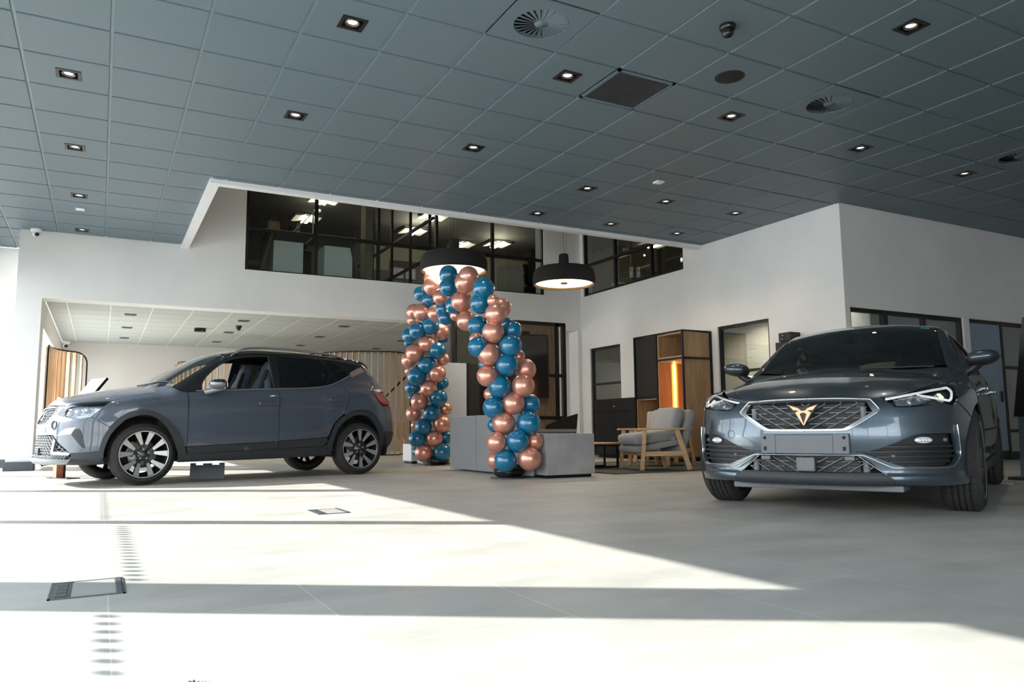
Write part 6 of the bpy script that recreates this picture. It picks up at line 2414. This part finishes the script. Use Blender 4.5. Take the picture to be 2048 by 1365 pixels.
bprism([(-1.12, 1.12), (0, .72), (0, -1.15)], -.004, .02, M['bump_bk'], 'badge_backing')
bprism([(-1, .98), (-.36, .70), (-.10, .40), (0, .44), (0, .26), (-.16, .20), (-.24, .06), (-.03, -.80), (0, -.92), (0, -1.0), (-.04, -1.0), (-.56, .24), (-.40, .36), (-.28, .42), (-.60, .52), (-.66, .46)], -.012, -.003, M['copper'], 'badge_emblem')
# number plate holder
ph = MB().box((-.022, -.262, .386), (.03, .262, .510), 0, .006).build('plate_holder', M['plinth'], lc)
mb = MB()
for y in (-.235, .235):
    mb.lathe([(.0001, -.0235), (.0095, -.0235), (.0105, -.0215)], (0, y, .484), 16, m=Matrix.Rotation(PI / 2, 4, 'Y'))
    mb.box((-.0245, y - .009, .406), (-.021, y + .009, .430), 0, .001)
fix(mb.build('screw_hole', M['dark'], ph))
mb = MB()
for a, b in (((-.172, .388), (-.170, .503)), ((.170, .388), (.172, .503)), ((-.172, .501), (.172, .503))):
    mb.box((-.0228, a[0], a[1]), (-.0215, b[0], b[1]))
mb.build('plate_line', M['dark'], ph)
# lower grille
g2 = pan('lower_grille', 'cyl', LGL, M['paint_in'], sym=True, off=-.07, th=0)
lattice(g2, LGL, .270, .372, 3, .092, .56, -.010, .003, M['lattice'], .05)
rad = MB()
for k in range(11):
    rad.box((.09, -.30, .275 + k * .009), (.10, .30, .279 + k * .009))
rad.build('intercooler', M['rad'], g2)
MB().box((-.004, -.055, .278), (.03, .055, .364), 0, .010).build('radar_cover', M['plinth'], g2)
for s_ in (-1, 1):
    MB().tube([(.10, s_ * .33, .275), (.10, s_ * .33, .345)], .02, 12).build('pipe', M['plinth'], g2)
    MB().box((.03, s_ * .25 - .028, .345), (.06, s_ * .25 + .028, .372), 0, .006).build('parking_camera', M['plinth'], g2)
# black side vents with fins, fog lamps and sensors
vn = pan('side_vent', 'cyl', VEN, M['bump_bk'], mirror=True, off=-.028, th=-.03, res=.03)
for k, s_ in enumerate((1, -1)):
    vp = np.array([(s_ * a, b) for a, b in VEN])
    mb = MB()
    for z in (.335, .365, .395, .425):
        P = np.array([(s_ * u, z + .004 * math.sin((u - .3) * 3)) for u in np.linspace(.28, .93, 44)])
        kk = inside(vp, P)
        P = P[kk]
        Q = LC.b.solve('cyl', P)
        N = LC.b.n(Q)
        for i in range(len(Q) - 1):
            a0, a1, n0, n1 = Q[i] - N[i] * .028, Q[i + 1] - N[i + 1] * .028, Q[i] - N[i] * .006, Q[i + 1] - N[i + 1] * .006
            h_ = np.array([0, 0, .006])
            mb.add([a0 + h_, a1 + h_, n1 + h_, n0 + h_, a0 - h_, a1 - h_, n1 - h_, n0 - h_], [(0, 1, 2, 3), (7, 6, 5, 4), (3, 2, 6, 7)])
    mb.build('vent_fins', M['bump_bk'], vn[k])
    Q = LC.b.solve('cyl', np.array([(s_ * .693, .464), (s_ * .854, .465), (s_ * .503, .369)]))
    N = LC.b.n(Q)
    q = Vector(N[0]).to_track_quat('Z', 'Y').to_matrix().to_4x4()
    c = Vector(Q[0]) - Vector(N[0]) * .024
    fo = MB().lathe([(.001, .012), (.03, .012), (.036, .006), (.037, 0)], c, 24, m=q @ Matrix.Diagonal((1.55, .55, 1, 1))).build('fog_lamp', M['lens'], vn[k])
    mb = MB()
    for dd in (-.03, -.01, .01, .03):
        mb.sphere(c + q @ Vector((dd, 0, .012)), .010, 10, 6)
    mb.build('lens', M['lens'], fo)
    for i in (1, 2):
        q2 = Vector(N[i]).to_track_quat('Z', 'Y').to_matrix().to_4x4()
        MB().lathe([(.0001, .010), (.011, .010), (.0125, .004), (.0125, -.01)], Vector(Q[i]) - Vector(N[i]) * (.024 if i == 1 else .016), 16, m=q2).build('parking_sensor', M['plinth'], vn[k])
BL = [(0, .380), (.32, .378), (.36, .365), (.48, .309), (.53, .303), (.62, .304), (.845, .306), (.90, .328), (.938, .372), (.944, .40), (.931, .50), (.928, .555)]
pan('bumper_blade', 'cyl', [(.30, .384), (.36, .372), (.48, .315), (.53, .309), (.62, .310), (.842, .312), (.895, .334), (.930, .376), (.934, .42), (.922, .555), (.94, .560), (.97, .45), (.99, .39), (.985, .36), (.92, .302), (.86, .290), (.55, .288), (.47, .290), (.33, .366), (.30, .372)], [M['paint_l'], M['paint_in']], mirror=True, off=.010, th=.02, res=.03, step=.015)
LC.bead('chrome_blade_line', 'cyl', BL, .0032, M['chrome'], off=.012, mirror=True, step=.02)
LC.bead('grille_edge', 'cyl', [(.304, .372), (.437, .273), (.492, .238)], .0035, M['dk_chrome'], off=.004, mirror=True)
pan('lower_lip', 'cyl', [('c', 0, .264), ('c', .437, .264), ('c', .487, .238), ('c', .495, .205), ('c', .3, .202), ('c', 0, .202)], M['clad'], sym=True, off=.012, th=.05)
pan('side_lip', 'cyl', [('c', .49, .236), ('c', .62, .238), ('c', .9, .244), ('s', .50, .25), ('s', .505, .205), ('c', .85, .200), ('c', .50, .205)], M['paint_l'], mirror=True, off=.006, th=.04)
MB().box((.14, -.52, .158), (.42, .50, .196), 0, .008).build('undertray', M['plinth'], lc)
LC.bead('tow_cap', 'cyl', [(-.512 + .030 * math.cos(a), .505 + .026 * math.sin(a)) for a in [2 * PI * k / 20 for k in range(20)]], .0016, M['dark'], off=0, closed=True, parent=fb)
# headlamps
hl = pan('headlamp', 'cyl', LAMP, [M['lamp_dk'], M['lamp_dk']], mirror=True, off=-.05, th=-.05, res=.03)
pan('lamp_cover', 'cyl', LAMP, M['lamp_gl'], mirror=True, off=0.0, th=0, parent=hl)
CL = [(.532, .716), (.60, .727), (.66, .742), (.73, .737), (.775, .712), (.72, .690), (.625, .676), (.545, .677)]
pan('reflector_cluster', 'cyl', CL, M['lamp_in'], mirror=True, off=-.014, th=.01, parent=hl, res=.012,
    flat=lambda P, N: (P + N * (.006 * np.sin(P[:, 1:2] * 170) * np.sin(P[:, 2:3] * 190)), N))
for k, s_ in enumerate((1, -1)):
    tri = [(.70, .742), (.83, .763), (.955, .783), (1.00, .788), (.975, .745), (.925, .700), (.90, .700), (.80, .722)]
    P = smooth_poly([(s_ * a, b) for a, b in [(.49, .722), (.60, .740), (.70, .757), (.85, .780), (1.005, .797), (1.00, .77), (.94, .712), (.915, .706), (.82, .724), (.70, .746)]], False, .02, 50)
    Q = LC.b.solve('cyl', P)
    N = LC.b.n(Q)
    MB().tube(Q - N * .012, .0075, 8).build('light_guide', M['guide'], hl[k])
    mb = MB()
    c = LC.b.solve('cyl', np.array([(s_ * .885, .752), (s_ * .69, .712), (s_ * .63, .702)]))
    N = LC.b.n(c)
    q = Vector(N[0]).to_track_quat('Z', 'Y').to_matrix().to_4x4()
    mb.lathe([(.0001, .012), (.018, .010), (.026, .002), (.028, -.01)], Vector(c[0]) - Vector(N[0]) * .040, 20, m=q @ Matrix.Diagonal((1, 1.3, 1, 1)))
    mb.build('projector_lens', M['lens'], hl[k])
    mb = MB()
    for dy in (-.014, 0, .014):
        for dz in (-.007, .007):
            mb.box((-.004, -.005, -.005), (.004, .005, .005), 0, 0, Matrix.Translation(Vector(c[0]) - Vector(N[0]) * .026) @ q @ Matrix.Translation((dz, dy, 0)))
    mb.build('led_module', M['led_wh'], hl[k])
    mb = MB()
    for i in (1, 2):
        mb.sphere(Vector(c[i]) - Vector(N[i]) * .03, .020, 14, 8)
    mb.build('lens', M['lens'], hl[k])
# windscreen, roof and pillars
ws_edge = [('t', 1.455, .672), ('t', 1.67, .632), ('t', 1.93, .588), ('t', 2.16, .553)]
pan('windscreen', 'top', [('t', 1.19, 0), ('t', 1.215, .25), ('t', 1.285, .46)] + ws_edge + [('t', 2.12, .42), ('t', 2.075, .22), ('t', 2.06, 0)], M['screen_gl'], sym=True, th=0)
pan('windscreen_band', 'top', [('t', 2.02, 0), ('t', 2.035, .22), ('t', 2.08, .42), ('t', 2.12, .552), ('t', 2.16, .550), ('t', 2.12, .42), ('t', 2.075, .22), ('t', 2.06, 0)], M['roof_bk'], sym=True, off=-.004, th=0)
M['sticker'] = mat('turquoise_screen_sticker', (0.02, 0.34, 0.26), .5)
st = LC.b.solve('top', np.array([(2.09, -.52), (2.075, -.46), (2.03, -.465), (2.045, -.525)]))
n_ = LC.b.n(st) * .002
MB().add(st + n_, [(0, 1, 2, 3)]).build('screen_sticker', M['sticker'], lc, label='small turquoise sticker at the top of the windscreen')
roof_l = [('t', 2.20, .552), ('t', 2.5, .558), ('t', 2.9, .555), ('t', 3.3, .545), ('t', 3.7, .52), ('t', 3.86, .49)]
pan('roof', 'top', [('t', 2.07, 0), ('t', 2.085, .22), ('t', 2.13, .42), ('t', 2.17, .549)] + roof_l + [('t', 3.93, .3), ('t', 3.95, 0)], PL, sym=True, inner=True)
DF = [(1.57, .975), (1.66, 1.045), (1.80, 1.128), (1.95, 1.205), (2.10, 1.262), (2.25, 1.292), (2.42, 1.305), (2.41, .985), (2.0, .978)]
DR = [(2.50, .988), (2.50, 1.306), (2.75, 1.303), (3.0, 1.285), (3.2, 1.24), (3.36, 1.16), (3.46, 1.07), (3.30, 1.02), (3.0, 1.000)]
band_l = [('s', 1.41, .930), ('t', 1.445, .690), ('t', 1.47, .676)] + [('t', 1.67, .637), ('t', 1.93, .592), ('t', 2.16, .556)] + roof_l + [('s', 3.84, 1.20), ('s', 3.70, 1.10), ('s', 3.55, 1.03), ('s', 3.3, .99), ('s', 3.0, .975), ('s', 2.43, .962), ('s', 2.0, .953), ('s', 1.55, .938)]
bd = pan('window_surround', 'side', band_l, PL, mirror=True, inner=True, holes=[DF, DR], step=.025)
pan('front_door_window', 'side', DF, M['screen_gl'], mirror=True, off=-.008, th=0, parent=bd)
pan('rear_door_window', 'side', DR, M['tint_gl'], mirror=True, off=-.008, th=0, parent=bd)
LC.bead('window_seal', 'side', DF, .009, M['bump_bk'], off=-.004, closed=True, mirror=True, parent=bd)
LC.bead('window_seal', 'side', DR, .009, M['bump_bk'], off=-.004, closed=True, mirror=True, parent=bd)
RC = (3.553, .330)
d1 = pan('front_door', 'side', [(1.405, .925), (1.55, .932), (2.0, .947), (2.43, .956), (2.425, .70), (2.42, .30), (1.39, .29), (1.39, .70)], PL, mirror=True, inner=True)
d2 = pan('rear_door', 'side', [('s', 2.436, .956), ('s', 3.0, .969), ('s', 3.28, .983), ('s', 3.33, .86), ('s', 3.27, .75)] + arcpts(3.553, .330, .385, 128, 168, 4) + [('s', 3.10, .31), ('s', 2.43, .30), ('s', 2.43, .70)], PL, mirror=True, inner=True)
for dd, (x0, x1) in ((d1, (2.18, 2.38)), (d2, (3.06, 3.24))):
    for k, o_ in enumerate(dd):
        s_ = (-1, 1)[k]
        yb_ = float(LC.b.S(np.array((x0 + x1) / 2), np.array(.84)))
        mb = MB().box((x0, s_ * (yb_ + .024), .825), (x1, s_ * (yb_ + .044), .855), 0, .008)
        mb.box((x0 + .005, s_ * (yb_ - .02), .828), (x0 + .03, s_ * (yb_ + .034), .852), 0, .005)
        mb.box((x1 - .04, s_ * (yb_ - .02), .828), (x1 - .005, s_ * (yb_ + .034), .852), 0, .005)
        mb.build('door_handle', M['paint_l'], o_)
pan('sill', 'side', [(1.23, .265), (1.39, .284), (2.42, .294), (3.10, .304), (3.165, .30), (3.17, .215), (2.4, .20), (1.24, .205)], M['bump_bk'], mirror=True, off=.01, th=.03)
pan('rear_quarter', 'rcyl', [('s', 3.285, .983), ('s', 3.55, 1.024), ('s', 3.70, 1.094), ('s', 3.84, 1.19), ('s', 3.95, 1.15), ('r', .75, 1.0), ('r', .60, .92), ('r', .0, .92), ('r', 0, .35), ('r', .60, .30), ('s', 3.96, .25)] + arcpts(3.553, .330, .385, -10, 128, 12) + [('s', 3.275, .75), ('s', 3.335, .86)], PL, mirror=True, inner=True)
pan('rear_window', 'rear', [('b', 0, 1.30), ('b', .46, 1.27), ('b', .58, 1.0), ('b', 0, .98)], M['screen_gl'], sym=True, th=0)
arch_liner('wheel_arch_liner', lc, .87, .33, .372, .86, .48, M['paint_in'])
arch_liner('wheel_arch_liner', lc, 3.553, .33, .385, .86, .48, M['paint_in'])
for s_ in (-1, 1):
    side_mirror(lc, s_, (1.56, -.78, .93), (.0, .03, -.035), (1.545, -.905, 1.03), (.24, .22, .125), M['bump_bk'], M['paint_l'], M['mirror_gl'])
# wipers, cowl
mb = MB()
Q = LC.line('top', [('t', 1.20, -.15), ('t', 1.26, .35), ('t', 1.36, .60)], .008)
mb.tube(Q, .007, 6)
mb.build('windscreen_wiper', M['bump_bk'], lc)
# interior
mb = MB()
mb.box((.3, -.72, .20), (4.1, .72, .26))
mb.box((1.3, -.80, .26), (3.4, .80, .30))
mb.build('floor_pan', M['paint_in'], lc)
mb = MB().box((1.30, -.68, .80), (1.72, .68, .925), 0, .05)
mb.box((1.25, -.70, .4), (1.45, .70, .85))
mb.build('dashboard', M['seat_dk'], lc)
MB().box((1.03, -.62, .2), (1.12, .62, .78)).build('bulkhead', M['paint_in'], lc)
for s_ in (-1, 1):
    seat(lc, 1.98, s_ * .36, .38, M['seat_dk'], M['seat_dk'], hh=1.02)
for y in (-.40, .40):
    seat(lc, 2.85, y, .42, M['seat_dk'], M['seat_dk'], w=.2, hh=.84)
q = Matrix.Translation((1.74, .36, .90)) @ Matrix.Rotation(math.radians(68), 4, 'Y')
sw = MB().tube([q @ Vector((.175 * math.cos(a), .175 * math.sin(a), 0)) for a in [2 * PI * k / 28 for k in range(28)]], .016, 8, closed=True)
sw.beam(q @ Vector((0, -.16, 0)), q @ Vector((0, .16, 0)), .05, .03)
sw.build('steering_wheel', M['seat_dk'], lc)
rm = MB().box((1.86, -.13, 1.165), (1.90, .13, 1.235), 0, .015).build('rear_view_mirror', M['plinth'], lc)
MB().box((1.88, -.03, 1.20), (2.02, .03, 1.33), 0, .01).build('mirror_stem', M['paint_in'], rm)
wm2 = dict(tyre=M['tyre'], rubber_dark=M['tyre_cut'], rim=M['rim_dk'], machined=M['rim_face'], disc=M['disc'], caliper=M['lampring'], rot=0)
for (x, s_) in ((.87, -1), (3.553, -1), (.87, 1), (3.553, 1)):
    tyre_and_rim(lc, x, s_ * .775, s_, .330, .235, .245, 'star', wm2)
ax = MB().tube([(.87, -.6, .30), (.87, .6, .30)], .035, 8)
ax.tube([(3.553, -.6, .30), (3.553, .6, .30)], .035, 8)
ax.build('axles', M['paint_in'], lc)
